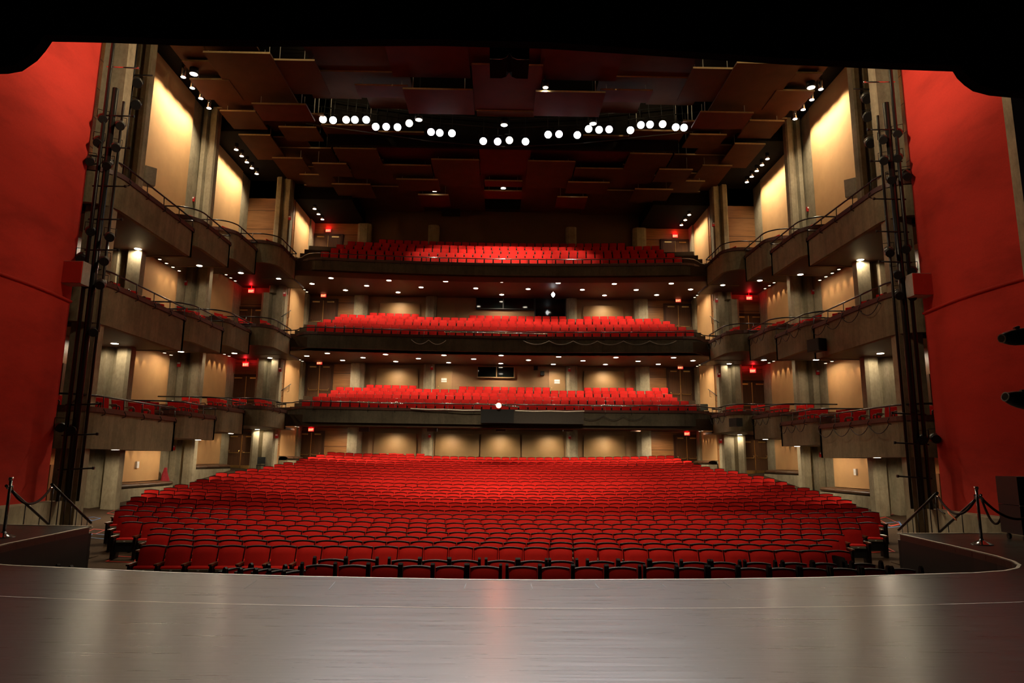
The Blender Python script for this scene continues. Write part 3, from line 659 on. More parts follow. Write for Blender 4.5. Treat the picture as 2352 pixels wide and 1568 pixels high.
for s in (-1, 1):
    S = SIDE[s]
    for l in (1, 2, 3):
        for i in range(4):
            y0, y1 = BY[i]; zb, zt = SOF[l][i], TOPS[l][i]; x0 = BX[i]; xo = 15.75
            ye = y1+.05 if i < 3 else YDOOR-.02
            line = rounded(x0, y0, y1, xo if i else 13.9, .95 if i else .9)
            b = empty('theatre_box', (0, 0, 0), f'concrete seating box {BOXN[i]}, {TIER[l]}, {S} side', 'theatre box', 'concrete seating boxes')
            sl = [(s*x, y) for x, y in line]
            m = MB(); m.wall(sl, zb, zt-.12, .16 if s < 0 else -.16)
            m.box(*sorted((s*x0, s*(x0+1.9))), y1-.15, y1, zb, zt-.12)
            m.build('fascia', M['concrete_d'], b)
            lo = [(s*x, y) for x, y in offs(line, -.05)]
            m = MB(); m.wall(lo, zt-.16, zt, .30 if s < 0 else -.30); m.box(*sorted((s*(x0-.03), s*(x0+1.9))), y1-.2, y1+.02, zt-.16, zt)
            m.build('ledge', M['cap'], b, label='dark maroon ledge along the top')
            pl = [(s*x, y) for x, y in offs(line, .1)]+[(s*x0+s*.1, ye), (s*xo, ye)]
            if i == 0: pl = pl[:-1]+[(s*15.68, ye), (s*15.68, 22.7), (s*13.9, 22.7)]
            if s > 0: pl = list(reversed(pl))
            m = MB(); m.prism(pl, zb+.015, zb+.12); m.build('soffit', M['soffit'], b, label='brown plaster underside')
            m = MB(); m.prism(pl, zt-.54, zt-.42); m.build('box_floor', M['carpet'], b)
            rz_ = zt+.36
            rail = [(s*x, y, rz_) for x, y in offs(line, .02)]
            m = MB(); m.tube(rail+[(s*(x0+.02), y1-.02, rz_-.02), (s*(x0+.55), y1-.06, rz_-.04)], .032, 8); rl = m.build('handrail', M['blackm'], b)
            m = MB(); nn = max(2, int((y1-y0-1)/1.25)+1)
            ppos = [(x0, y0+1.1+(y1-y0-1.25)*k/(nn-1)) for k in range(nn)]+([(x0+1.3, y0)] if i else [])
            for (px_, py_) in ppos:
                nx, ny = ((-1, 0) if px_ == x0 else (0, -1))
                m = MB()
                m.tube([(s*(px_+.02*0), py_, rz_), (s*(px_+nx*.02), py_+ny*.02, zt), (s*(px_+nx*.11), py_+ny*.11, zt-.14), (s*(px_+nx*.10), py_+ny*.10, zt-.22), (s*(px_+nx*-.02), py_+ny*-.02, zt-.26)], .016, 6)
                m.build('rail_post', M['blackm'], rl)
            # chairs
            zf = zt-.42; nfront = [5, 4, 4, 4][i] if l < 3 else [5, 4, 4, 3][i]
            for k in range(nfront):
                yy = y0+1.25+(y1-y0-1.9)*k/max(1, nfront-1)
                rz = s*(-RAD(90-28))+random.uniform(-.1, .1)
                armchair(s*(x0+.62), yy, zf, rz, f'red armchair, {ordn(k+1)} along the rail of {SBOX[i]} {S} box, {TIER[l]}', 'red armchairs in the side boxes')
            if l < 3:
                nb = [3, 2, 2, 2][i]
                for k in range(nb):
                    yy = y0+.8+k*.82
                    armchair(s*(x0+1.62), yy, zf, s*(-RAD(55))+random.uniform(-.1, .1), f'red armchair, {ordn(k+1)} in the back row of {SBOX[i]} {S} box, {TIER[l]}', 'red armchairs in the side boxes')
            # soffit downlights; the later table entries are unseen ones added to brighten below
            if i < 3 or True:
                px = {(3, 0): (316.7, 571.7), (3, 1): (457.4, 616.3), (3, 2): (552, 642), (2, 0): (263.4, 789), (2, 2): (538, 818), (1, 0): (265, 1030.5), (1, 3): (591, 986), (1, 1): (455, 1011), (1, 2): (530, 1000), (2, 1): (415, 815), (2, 3): (620, 822), (3, 3): (640, 640)}.get((l, i))
                if px:
                    p = at(*px, Z=zb); p.x = s*min(abs(p.x), 15.4); p.y = min(max(p.y, 24.6 if i == 0 else y0+.5), ye-.3); p.x = s*min(abs(at(*px, Y=p.y).x), 15.4)
                    m = MB(); m.tube([(0, 0, 0), (0, 0, .03)], .16, 18, 0); m.disc((0, 0, -.005), (0, 0, -1), .13, 18, 1)
                    dl = m.build('downlight', [M['chrome'], M['lamp_down']], label=f'round downlight under the box {BOXN[i]}, {TIER[l]}, {S}', cat='ceiling light', group='downlights under the boxes')
                    dl.location = (p.x, p.y, zb)
                    lamp((p.x, p.y, zb-.03), (p.x, p.y, zb-3), P_DOWN*((.36 if l > 1 else .8)*(.35 if i == 3 else 1)), HALO, 176, .25, .1)

# cables looped along the right boxes, and fascia loudspeakers
for l in (1, 2):
    for i in range(4):
        y0, y1 = BY[i]; zt = TOPS[l][i]; x0 = BX[i]-.12
        n = 5 if i == 0 else 4
        pts = [(x0, y0+1.0+(y1-y0-1.1)*k/(n-1), zt-.24) for k in range(n)]
        cable_garland(pts, .30, .014, 'cable', f'black cable looped along the front of {SBOX[i]} right box, {TIER[l]}', M['black'])
def speaker_box(loc, size, label, aim=None, mat='black', name='loudspeaker'):
    e = empty(name, loc, label, 'loudspeaker')
    if aim: e.rotation_euler.z = aim
    a, b, c = size
    m = MB(); m.box(-a/2, a/2, -b/2, b/2, -c/2, c/2); m.build('cabinet', M[mat], e)
    m = MB(); m.box(-a/2+.03, a/2-.03, -b/2-.012, -b/2, -c/2+.03, c/2-.03); m.build('grille', M['black'] if mat == 'black' else M['greybox'], e)
    return e
p = at(1690, 970, X=11.75); speaker_box(p, (.6, .35, .42), 'black loudspeaker on the front of the fourth right box, lowest tier', -RAD(70))
p = at(1876, 793, X=12.7); speaker_box(p, (.62, .4, .5), 'black loudspeaker on the front of the second right box, middle tier', -RAD(70))
for s in (-1, 1):
    p = at(342, 406, Y=28.3); speaker_box((s*abs(p.x), 28.3, p.z), (.46, .4, .80), f'tall grey loudspeaker standing before the bright tan panel, top tier, {SIDE[s]}', s*RAD(-45), 'greybox')

# ------------------------------------------------------------------ balconies
RY = [40.2+.87*k for k in range(6)]
BZ = [None, [4.03+.29*k for k in range(6)], [8.46+.36*k for k in range(6)], [12.97+.52*k for k in range(5)]]
def arcpts(Yc, W, n=24, R=160): return [(-W+2*W*k/n, Yc-(-W+2*W*k/n)**2/R) for k in range(n+1)]
BNAME = [None, 'lowest', 'middle', 'top']
for l in (1, 2, 3):
    zb, zt = SOF[l][4], TOPS[l][4]
    ctr = arcpts(39.3, 10.5)
    wing = [(10.9, 38.62), (11.3, 38.75), (11.65, 39.1), (11.95, 39.55), (12.4, 39.8), (13.0, 39.85)]
    line = [(-x, y) for x, y in reversed(wing)]+ctr+wing
    b = empty('balcony', (0, 0, 0), f'{BNAME[l]} concrete balcony across the rear of the hall', 'balcony')
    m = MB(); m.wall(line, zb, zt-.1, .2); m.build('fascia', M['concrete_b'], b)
    lo = offs(line, .05)
    m = MB(); m.wall(lo, zt-.14, zt, .34); m.build('ledge', M['cap'], b)
    inner = offs(line, -.1)
    pl = inner+[(13.0, YB-.08), (-13.0, YB-.08)]
    m = MB(); m.prism(pl, zb+.02, zb+.14); m.build('soffit', M['soffit'], b, label='reddish brown underside of the balcony')
    m = MB()
    for k in range(len(BZ[l])):
        f = arcpts(RY[k]-.42 if k else 39.45, 12.4, 24); bk = arcpts(RY[k+1]-.42, 12.4, 24) if k+1 < len(BZ[l]) else [(x, YB-.08) for x, y in f]
        m.prism(f+list(reversed(bk)), BZ[l][k]-.6, BZ[l][k])
    m.build('seating_steps', M['carpet'], b)
    r = [(x, y, zt+.27) for x, y in offs(line, .0)]
    m = MB(); m.tube(r, .03, 8); rl = m.build('handrail', M['chrome'] if l == 3 else M['blackm'], b)
    for k in range(15):
        x = -10.5+21*k/14; y = 39.3-x*x/160
        m = MB(); m.tube([(x, y, zt+.27), (x, y-.02, zt), (x, y-.10, zt-.12), (x, y-.09, zt-.22), (x, y+.02, zt-.26)], .014, 6); m.build('rail_post', M['blackm'], rl)
# balcony front fittings
def front_pt(x, z, d=.1): return (x, 39.3-x*x/160-d, z)
cable_garland([front_pt(x, 8.5) for x in (1.3, 2.8, 4.2, 5.6, 7.1, 8.6, 10.1)], .22, .02, 'cable', 'pale cable looped along the right half of the middle balcony front', M['greybox'])
cable_garland([front_pt(x, 8.45) for x in (-5.2, -4.2, -3.2)], .25, .018, 'cable', 'thin cable looped on the left half of the middle balcony front', M['greybox'])
cable_garland([front_pt(x, 4.2) for x in (4.5, 5.9, 7.0, 8.2)], .25, .018, 'cable', 'black cable looped on the right half of the lowest balcony front', M['black'])
for (a, b, dz, nm) in (((820, 923), (925, 927), 0, 'left of the red lamp'), ((1090, 926), (1192, 934), .0, 'beside the red lamp'), ((1357, 932), (1463, 932), 0, 'on the right of the lowest balcony')):
    A, B = at(*a, Y=38.9), at(*b, Y=38.95)
    m = MB(); m.tube([A, B], .035, 8); m.build('lighting_bar', M['chrome'], label=f'silver lighting bar on the lowest balcony front, {nm}', cat='lighting bar', group='lighting bars on the balcony fronts')
for (a, b, nm) in (((943, 938), (1022, 940), 'left of centre'), ((1022, 940), (1104, 942), 'just left of the red lamp'), ((1183, 943), (1262, 944), 'right of the red lamp'), ((1262, 944), (1342, 944), 'farther right')):
    A, B = at(*a, Y=39.0), at(*b, Y=39.0)
    m = MB(); m.tube([A, A.lerp(B, .5)-Vector((0, 0, .03)), B], .03, 8); m.build('cable', M['white'], label=f'pale cable run on the lowest balcony front, {nm}', cat='cable')
for (a, b, nm) in (((1021, 762), (1150, 765), 'left half'), ((1150, 765), (1258, 767), 'right half')):
    A, B = at(*a, Y=38.95), at(*b, Y=38.95)
    m = MB(); m.tube([A, B], .04, 8); m.build('lighting_bar', M['chrome'], label=f'silver lighting bar on the middle balcony front, {nm}', cat='lighting bar', group='lighting bars on the balcony fronts')
# black cloth boxes on the balcony front round the red lamp, dark patch panels
m = MB(); A, B = at(1105, 940, Y=39.1), at(1180, 972, Y=39.1); m.box(A.x, B.x, 38.9, 39.12, B.z, A.z); m.build('equipment_case', M['black'], label='black equipment case on the lowest balcony front under the red lamp', cat='equipment case')
m = MB(); A, B = at(1180, 945, Y=39.15), at(1340, 974, Y=39.15); m.box(A.x, B.x, 39.0, 39.16, B.z, A.z); m.build('front_panel', simple('dark_panel_board', (.05, .04, .03), .6), label='dark board on the lowest balcony front, right of the red lamp', cat='panel')

# ------------------------------------------------------------------ seats
def seat_meshes():
    P = {}
    def top(u): return .90+.028*(1-(2*u-1)**2)
    def frontf(u, v):
        x = (u-.5)*(.475+.03*v); z = .40+(top(u)-.02-.40)*v
        e = (abs(2*u-1))**4; ev = max(0, (v-.85)/.15)**2
        return (x, -.02+.15*v-.045*(1-e)*(1-.7*ev)*(1 if v < 1 else .3), z)
    m = MB(); m.grid(frontf, 8, 7)
    P['backrest'] = None
    rim = [(0, v/7) for v in range(8)]+[(u/8, 1) for u in range(1, 9)]+[(1, v/7) for v in range(6, -1, -1)]
    for a, b in zip(rim, rim[1:]):
        p, q = frontf(*a), frontf(*b); m.quad(p, q, (q[0]*1.0, q[1]+.05, q[2]), (p[0]*1.0, p[1]+.05, p[2]), 0, True)
    P['backrest'] = m.mesh('seat_backrest', M['red'])
    m = MB()
    def shell(u, v, d):
        x = (u-.5)*(.50+.03*v); z = .36+(top(u)-.36)*v; return (x, .03+.15*v+d, z)
    m.grid(lambda u, v: shell(1-u, v, .035), 8, 5)
    for i in range(8):
        a, b = shell(i/8, 1, .035), shell((i+1)/8, 1, .035); c, d = frontf((i+1)/8, 1), frontf(i/8, 1)
        m.quad((d[0]*1.02, d[1]-.012, d[2]+.004), (c[0]*1.02, c[1]-.012, c[2]+.004), (c[0]*1.02, c[1]-.012, b[2]), (d[0]*1.02, d[1]-.012, a[2]), 0, True)
        m.quad((d[0]*1.02, d[1]-.012, a[2]), (c[0]*1.02, c[1]-.012, b[2]), b, a, 0, True)
    for q in (0, 1):
        for j in range(5):
            a, b = shell(q, j/5, .035), shell(q, (j+1)/5, .035); m.quad(a, b, (b[0], b[1]-.035, b[2]), (a[0], a[1]-.035, a[2]))
    P['shell'] = m.mesh('seat_back_shell', M['trim'])
    m = MB()                                          # tipped-up seat: red lip, grey edge, black underside
    def lip_(u, v):
        t = pi*v; e = 1-.25*(abs(2*u-1))**5
        return ((u-.5)*.46, -.20-.035*sin(t)*e+.07*(v), .505+.035*(-cos(t))*e)
    m.grid(lip_, 8, 6)
    m.box(-.20, .20, -.240, -.19, .428, .478, 1); m.box(-.23, .23, -.215, -.14, .18, .48, 2); m.box(-.022, .022, -.246, -.240, .440, .468, 3)
    P['seat'] = m.mesh('seat_cushion', [M['red'], M['grey'], M['black'], M['plate']])
    m = MB()
    def arm(x):
        m.box(x-.03, x+.03, -.30, .10, .0, .56, 1); m.box(x-.035, x+.035, -.36, .06, .56, .60, 0)
    arm(.2725); P['arm'] = m.mesh('seat_arm', [M['armwood'], M['trim']])
    m = MB(); arm(-.2725); P['arm_end'] = m.mesh('seat_end_arm', [M['armwood'], M['trim']])
    return P
SP = seat_meshes()
HALFW = [7.75, 7.9, 8.5, 9.2, 10.1, 10.9, 11.5, 12.0, 12.4, 12.75, 13.0, 13.15, 13.25, 13.25, 13.25, 13.2, 13.15, 13.1, 12.9, 12.7, 12.45, 12.1, 11.75, 11.6, 11.6, 11.5, 11.3, 11.0]
PITCH = .545
def seat_low():                                       # light copy for the rows too far to show parts
    m = MB()
    def fr(u, v): return ((u-.5)*.50, -.02+.14*v-.03*(1-(2*u-1)**4), .34+(.545+.03*(1-(2*u-1)**2))*v)
    m.grid(fr, 4, 3, 0)
    for i in range(4):
        a, b = fr(i/4, 1), fr((i+1)/4, 1); m.quad((a[0], a[1]-.005, a[2]), (b[0], b[1]-.005, b[2]), (b[0], b[1]+.08, b[2]+.012), (a[0], a[1]+.08, a[2]+.012), 1)
    for i in range(4):                                # thin dark rim along the top of the back
        a, b = fr(i/4, 1), fr((i+1)/4, 1); m.quad((a[0]*1.02, a[1]-.012, a[2]-.002), (b[0]*1.02, b[1]-.012, b[2]-.002), (b[0]*1.02, b[1]-.012, b[2]+.02), (a[0]*1.02, a[1]-.012, a[2]+.02), 1)
    m.quad((-.25, .2, .905), (.25, .2, .905), (.25, .06, .3), (-.25, .06, .3), 1)
    m.box(-.22, .22, -.2, -.12, .2, .50, 1, mtop=0); m.box(.255, .29, -.3, .08, .0, .6, 1)
    return m
LOW = seat_low()
far = MB(); n_ind = 0; kept = 0
for r in range(28):
    n = int(2*HALFW[r]/PITCH); off_r = [0, .41, -.22, .13, -.37, .30, -.08, .46, .19, -.30, .05, -.44, .25][r % 13]*PITCH*.5
    zf_ = SEATZ[r]-.9
    for k in range(n):
        x = (k-(n-1)/2)*PITCH+off_r; y = ROWY[r]-x*x/180; z = floorz(x, y) if r else floorz(x, y)
        z = zf_+.0018*x*x*min(1, max(0, (ROWY[r]-14)/8)); rz = -x/90
        if r < 8 and n_ind < 300:
            n_ind += 1
            e = empty('auditorium_seat', (x, y, z), f'red theatre seat, {ordn(r+1)} fixed row from the stage, {ordn(k+1)} seat from the left end', 'theatre seat', 'fixed seats of the ground level', rz)
            inst('backrest', SP['backrest'], e); inst('back_shell', SP['shell'], e); inst('seat_cushion', SP['seat'], e); inst('armrest', SP['arm'], e)
            if k == 0: inst('armrest', SP['arm_end'], e)
        else:
            T = Matrix.Translation((x, y, z)) @ Matrix.Rotation(rz, 4, 'Z'); far.merge(LOW, T)
far.build('seat_rows', [M['red'], M['trim']], label='rows of red fixed seats filling the rear of the ground level', cat='theatre seats', group='fixed seats of the ground level', kind='stuff')

bal = MB()
def fr2(u, v): return ((u-.5)*(.455+.015*v), -.02+.12*v-.03*(1-(2*u-1)**4)*(1 if v < .99 else .3), .44+(.435+.014*(1-(2*u-1)**2))*v)
bal.grid(fr2, 5, 4, 0)
for i in range(5):
    p_, q_ = fr2(i/5, 1), fr2((i+1)/5, 1); bal.quad(p_, q_, (q_[0], q_[1]+.05, q_[2]+.004), (p_[0], p_[1]+.05, p_[2]+.004), 0)
bal.quad((.25, .155, .895), (-.25, .155, .895), (-.25, .04, .34), (.25, .04, .34), 1); bal.quad((-.25, .135, .885), (.25, .135, .885), (.25, .02, .34), (-.25, .02, .34), 1); bal.quad((-.25, .135, .888), (.25, .135, .888), (.25, .155, .895), (-.25, .155, .895), 3)
bal.box(-.22, .22, -.18, -.08, .2, .47, 1, mtop=0); bal.box(-.21, .21, -.186, -.18, .43, .465, 2); bal.box(.255, .285, -.25, .02, 0, .60, 1, mtop=3)
bmesh_ = bal.mesh('balcony_seat', [M['redb'], M['trim'], M['grey'], M['gloss']])
BHW = [None, [11.6, 11.35, 11.1, 10.8, 10.55], [11.5, 11.3, 11.05, 10.75, 10.5], [11.2, 10.9, 10.6, 10.3]]
rows = []
for l in (1, 2, 3):
    for k, hw in enumerate(BHW[l]):
        n = int(2*hw/.545); n -= (n+k) % 2
        rows.append((l, k, [((j-(n-1)/2)*.545+(0, .07, -.09, .11, -.05)[k % 5]) for j in range(n)]))
rows.append((1, 5, [x for x in [(j-21.5)*.545 for j in range(44)] if 5.2 < abs(x) < 8.9 or -2.6 < x < 3.3 or 9.9 < x < 11]))
rows.append((2, 5, [x for x in [(j-21.5)*.545 for j in range(44)] if 5.2 < abs(x) < 8.9 or -2.4 < x < 4.2]))
rows.append((3, 4, [(j-14.5)*.545 for j in range(30)]))
order = sorted([(RY[k], l, k, j, x, len(xs_)) for l, k, xs_ in rows for j, x in enumerate(xs_)], key=lambda q: (q[2], q[1], q[3]))
rest = MB()
for c, (yc, l, k, j, x, n) in enumerate(order):
    y = yc-x*x/160+.1; z = BZ[l][k]; rz = -x/80
    if c < 300:
        o = inst('gallery_seat', bmesh_, None, (x, y, z)); o.rotation_euler.z = rz
        tag(o, f'red seat on the {BNAME[l]} balcony, {ordn(k+1)} row from its rail, {ordn(j+1)} from the left end', 'balcony seat', 'seats on the balconies')
    else: rest.merge(bal, Matrix.Translation((x, y, z)) @ Matrix.Rotation(rz, 4, 'Z'))
rest.build('rear_seat_rows', [M['redb'], M['trim'], M['grey'], M['gloss']], label='rear rows of red seats on the balconies', cat='balcony seats', group='seats on the balconies', kind='stuff')

# portable seats in the pit, their arms swung up like paddles
m = MB()
def paddle(x):
    m.box(x-.028, x+.028, -.10, .10, 0, .60, 0)
    pts = [(-.05, .58), (.05, .58), (.055, .90), (.04, .97), (0, 1.0), (-.04, .97), (-.055, .90)]
    k = len(pts)
    m.face([(x-.026, y, z) for y, z in pts]); m.face([(x+.026, y, z) for y, z in reversed(pts)])
    for i in range(k):
        (y0_, z0_), (y1_, z1_) = pts[i], pts[(i+1) % k]; m.quad((x-.026, y1_, z1_), (x-.026, y0_, z0_), (x+.026, y0_, z0_), (x+.026, y1_, z1_))
paddle(-.29); PADL = m.mesh('raised_arm', M['trim'])
m = MB(); paddle(.29); PADR = m.mesh('raised_arm', M['trim'])
def portable(x, y, rz, label, dz=0.):
    e = empty('portable_chair', (x, y, floorz(x, y)+dz), label, 'portable theatre chair', 'portable red chairs in front of the fixed rows', rz)
    inst('backrest', SP['backrest'], e); inst('back_shell', SP['shell'], e); inst('seat_cushion', SP['seat'], e); inst('armrest', PADL, e); inst('armrest', PADR, e)
A_ = [737, 812, 888, 958, 1034, 1113, 1201, 1276, 1351, 1428, 1513, 1585, 1653, 1724, 1795, 1864, 1935, 2005, 2072]
for k, px in enumerate(A_):
    p = at(px, 1303, Y=12.9); portable(p.x, 12.72+.002*p.x*p.x, -p.x*.012+random.uniform(-.05, .05), f'portable red chair in the row nearest the stage lip, {ordn(k+1)} from the left', -.02)
for k in range(17):
    px = 770+k*75+random.uniform(-12, 12); p = at(px, 1293, Y=13.6); portable(p.x, 13.47, random.uniform(-.06, .06), f'portable red chair in the second portable row, {ordn(k+1)} from the left', -.02)
for k, (px, Y) in enumerate(((548, 13.0), (585, 12.95), (622, 12.9), (655, 12.8), (690, 12.7))):
    p = at(px, 1300, Y=Y); portable(p.x, Y, RAD(62-7*k), f'portable red chair turned sideways at the left of the stage lip, {ordn(k+1)} from the left', -.12)
for k, (px, Y) in enumerate(((55, 12.3), (92, 12.6), (128, 12.4))):
    p = at(px, 1300, Y=Y); portable(p.x, Y, RAD(40+15*k), f'portable red chair in the dark under the left wing stage, {ordn(k+1)} from the left', -.1)
# loose armchairs standing behind the last rows at left
for k, (px, py, Y) in enumerate(((768, 1040, 44.3), (800, 1040, 44.4), (844, 1041, 44.5), (876, 1041, 44.5), (899, 1041, 44.5), (917, 1042, 44.5), (942, 1042, 44.4), (966, 1042, 44.3))):
    p = at(px, py, Y=Y); armchair(p.x, Y, p.z-.86, random.uniform(-.15, .15), f'red armchair standing behind the last left rows by the rear wall, {ordn(k+1)} from the left', 'red armchairs behind the last rows')

# ------------------------------------------------------------------ hung ceiling reflectors
def cz(py): return 19.4-(py-90)*.0046                 # reflector height by how far back it hangs
NP = [0]
def reflector(xl, xr, yn, yf, label, mat='panel', dz=0, sides=(-1, 1), keep=False):
    if not keep: yf += .35*(yf-yn)
    Z = cz(yn)+dz
    pa, pb = at(xl, yn, Z=Z), at(xr, yn, Z=Z)
    yN = (pa.y+pb.y)/2; yF = at((xl+xr)/2, yf, Z=Z).y
    for s in sides:
        x0, x1 = pa.x, pb.x
        if s > 0 and len(sides) == 2: x0, x1 = -pb.x, -pa.x
        x0, x1 = max(x0, -14.7), min(x1, 14.7)
        cx, cy = (x0+x1)/2, (yN+yF)/2; W, D = abs(x1-x0)/2, (yF-yN)/2
        lab = label+(f', {SIDE[s]} half' if len(sides) == 2 else '')
        e = empty('ceiling_reflector', (cx, cy, Z), lab, 'ceiling panel', 'hung ceiling reflectors')
        e.rotation_euler.x = 0
        m = MB(); m.box(-W, W, -D, D, 0, .085, 0, mfront=1); m.build('reflector_panel', [M[mat], M['edge']], e)
        for hx in (-W*.75, W*.75):
            m = MB(); m.tube([(hx, -D*.6, .09), (hx, -D*.6, ZTOP-Z)], .018, 5); m.build('hanger_rod', M['greybox'], e)
FILL = [(440, 600, 196, 262), (480, 640, 250, 300), (520, 660, 318, 372), (600, 760, 340, 392), (640, 800, 384, 430), (740, 900, 392, 440), (860, 1105, 368, 430), (700, 960, 428, 470), (860, 1110, 400, 462), (590, 735, 262, 284), (722, 900, 118, 170), (325, 470, 112, 158)]
FN = ['over the near tan panel', 'over the fluted pillar between the panels', 'over the far tan panel', 'over the side wood wall', 'over the rear pillar', 'inward of the rear pillar', 'behind the spotlights', 'over the balcony corner', 'over the top balcony', 'outward of the spotlights', 'near the border curtain', 'at the outer front corner']
for q, nm in zip(FILL, FN): reflector(*q, 'plain dark upper reflector '+nm, dz=.55)
R_ = [(325, 457, 92.5, 150, 'outermost dark reflector nearest the stage'), (420, 578, 88, 109, 'gold lit reflector behind the stage border'), (467, 619, 122, 211, 'large dark reflector behind the outermost one', 'panel', -.25),
      (619, 722, 139, 196, 'reflector with a bright near edge, third from the side', 'panel', -.1), (418, 480, 141, 156, 'small brown reflector beside the bright side panel'), (425, 525, 183, 217, 'brown reflector behind the single side downlight'),
      (482, 590, 212, 245, 'brown reflector with a glowing rear edge', 'panel', .3), (690, 885, 94, 190, 'wide dark reflector near the stage, middle of the half', 'panel', .25), (880, 1074, 92, 178, 'broad reddish reflector beside the centre strip', 'panelr', 0),
      (680, 938, 165, 199, 'brown reflector just below the wide dark one', 'panel', .5), (707, 820, 198, 219, 'light brown reflector in front of the spotlights, outer', 'panel', .7), (815, 936, 197, 217, 'dark reflector in front of the spotlights, inner', 'panelr', .2),
      (840, 931, 217, 241, 'greyish reflector above the amber spotlight', 'panel', .7), (925, 1086, 206, 262, 'reflector with a long bright near edge beside the centre strip', 'panelr', -.2),
      (578, 702, 240, 268, 'dark red reflector with a bright near edge, outer', 'panelr', -.3), (505, 586, 256, 286, 'outer reflector behind the glowing one'), (620, 742, 262, 284, 'brown reflector below the dark red one', 'panel', .4),
      (548, 620, 311, 352, 'outer reflector with a short bright edge'), (640, 726, 293, 316, 'dim reflector inward of the short bright edge', 'panel', .2), (612, 700, 316, 340, 'brown reflector over the side wall lamps', 'panel', .5),
      (738, 862, 288, 318, 'brown reflector under the outer spotlights', 'panel', .2), (860, 974, 304, 333, 'reflector with a yellow rear edge under the spotlights', 'panel', .3), (765, 864, 342, 370, 'reflector with a double bright edge', 'panel', -.2),
      (780, 864, 337.5, 345, 'thin reflector right above the double bright edge', 'panel', .1), (625, 694, 364, 386, 'dim outer reflector over the side wood wall'), (717, 795, 376.5, 398, 'reflector with a glowing near edge, towards the rear', 'panel', -.2),
      (795, 880, 368, 400, 'dim reflector inward of the glowing edge', 'panel', .1), (688, 762, 402, 421, 'dim rear reflector over the rear corner lamps'), (865, 1098, 338, 372, 'broad dark red reflector behind the spotlights', 'panelr', .3),
      (990, 1100, 367.5, 412, 'reflector with a thin bright edge beside the rear centre', 'panel', -.1), (862, 990, 380, 412, 'dark reflector inward of the rear side, flat'), (910, 1006, 413, 432, 'rearmost reflector with a bright near edge', 'panel', -.2),
      (762, 850, 424, 446, 'dark rearmost reflector over the balcony corner'), (960, 1030, 448, 468, 'small dark red rear reflector beside the downlight slot', 'panelr')]
for q in R_:
    a = list(q); reflector(*a[:5], mat=a[5] if len(a) > 5 else 'panel', dz=a[6] if len(a) > 6 else 0, keep=a[0] in (880, 925))
for q in ((1075, 1253, 100, 152, 'red centre reflector behind the hung loudspeakers', 'panelr', .1), (1083, 1248, 150, 256, 'long red centre reflector in front of the spotlights', 'panelr', -.1), (1095, 1228, 256, 268, 'narrow grey centre reflector above the spotlights', 'panel', .3),
          (1100, 1220, 340, 414, 'long dark centre reflector behind the spotlights', 'panelr', 0), (1113, 1200, 416, 429, 'red centre reflector before the rear downlight slot', 'panelr', 0), (1112, 1199, 439, 457, 'red rearmost centre reflector behind the downlight slot', 'panelr', .1)):
    reflector(*q[:5], mat=q[5], dz=q[6], sides=(1,), keep=True)

# ------------------------------------------------------------------ spotlights on the ceiling bridge
FOH = [(742, 274, 'a'), (765, 276, 'w'), (795, 275, 'a'), (815, 275, 'w'), (841, 275, 'w'), (863, 291, 'w'), (887, 291, 'v'), (913, 292, 'w'), (940, 283, 'a'), (990, 303, 'v'), (1010, 305, 'w'), (1038, 306, 'w'),
       (1110, 324, 'w'), (1143, 325, 'v'), (1170, 322, 'a'), (1207, 325, 'w'), (1259, 309, 'w'), (1284, 308, 'v'), (1326, 310, 'w'), (1352, 296, 'w'), (1376, 298, 'w'), (1399, 297, 'v'), (1448, 299, 'w'), (1472, 287, 'w'), (1493, 286, 'w'), (1522, 285, 'a'), (1552, 292, 'w'), (1571, 293, 'w')]
FM = {'a': ('lamp_amber', (1, .8, .55), 'amber tinted'), 'w': ('lamp_white', (1, .97, .93), 'white'), 'v': ('lamp_violet', (.95, .8, 1), 'violet tinted')}
YF = 33.0
for k, (px, py, c) in enumerate(FOH):
    p = at(px, py, Y=YF+.012*abs(px-1155)*0)
    tgt = Vector((p.x*.25+random.uniform(-1.6, 1.6), 3.2+random.uniform(-2.5, 4.5), 0))
    d = (tgt-p).normalized(); mn, lc, cn = FM[c]
    e = empty('spotlight', p, f'lit {cn} spotlight on the ceiling bridge, {ordn(k+1)} from the left', 'spotlight', 'spotlights on the ceiling bridge')
    q = d.to_track_quat('-Z', 'Y').to_matrix().to_4x4()
    T = q
    r = .185
    m = MB(); m.tube([T @ Vector((0, 0, 0)), T @ Vector((0, 0, .22)), T @ Vector((0, 0, .75))], r, 18, radii=[r+.015, r+.01, .11]); m.build('lamp_body', M['black'], e)
    m = MB(); m.disc(T @ Vector((0, 0, -.006)), d, r, 28); m.build('lit_lens', M[mn], e)
    m = MB(); m.tube([T @ Vector((-r-.05, 0, .25)), T @ Vector((-r-.05, .28, .25)), T @ Vector((r+.05, .28, .25)), T @ Vector((r+.05, 0, .25))], .014, 6); m.build('yoke', M['black'], e)
    m = MB(); m.tube([(0, .1, .3), (0, .3, 1.5)], .02, 6); m.build('hanger', M['black'], e)
    lamp(p+d*.06, tgt, P_FOH, lc, 26, .5, .14, 'stage_light')
for (yy, z) in ((YF+.35, .55), (YF+.35, -.5), (YF+.9, 1.3)):
    a = at(700, 255, Y=YF); b = at(1155, 305, Y=YF); c_ = at(1610, 275, Y=YF)
    m = MB(); m.tube([(a.x, yy, a.z+z), (-4, yy, b.z+z+.15), (0, yy, b.z+z-.1), (4, yy, b.z+z+.15), (c_.x, yy, a.z+z)], .03, 8)
    m.build('lighting_pipe', M['blackm'], label=f"black pipe of the ceiling lighting bridge, {'upper' if z > 1 else 'middle' if z > 0 else 'lower'}", cat='pipe', group='pipes of the lighting bridge')
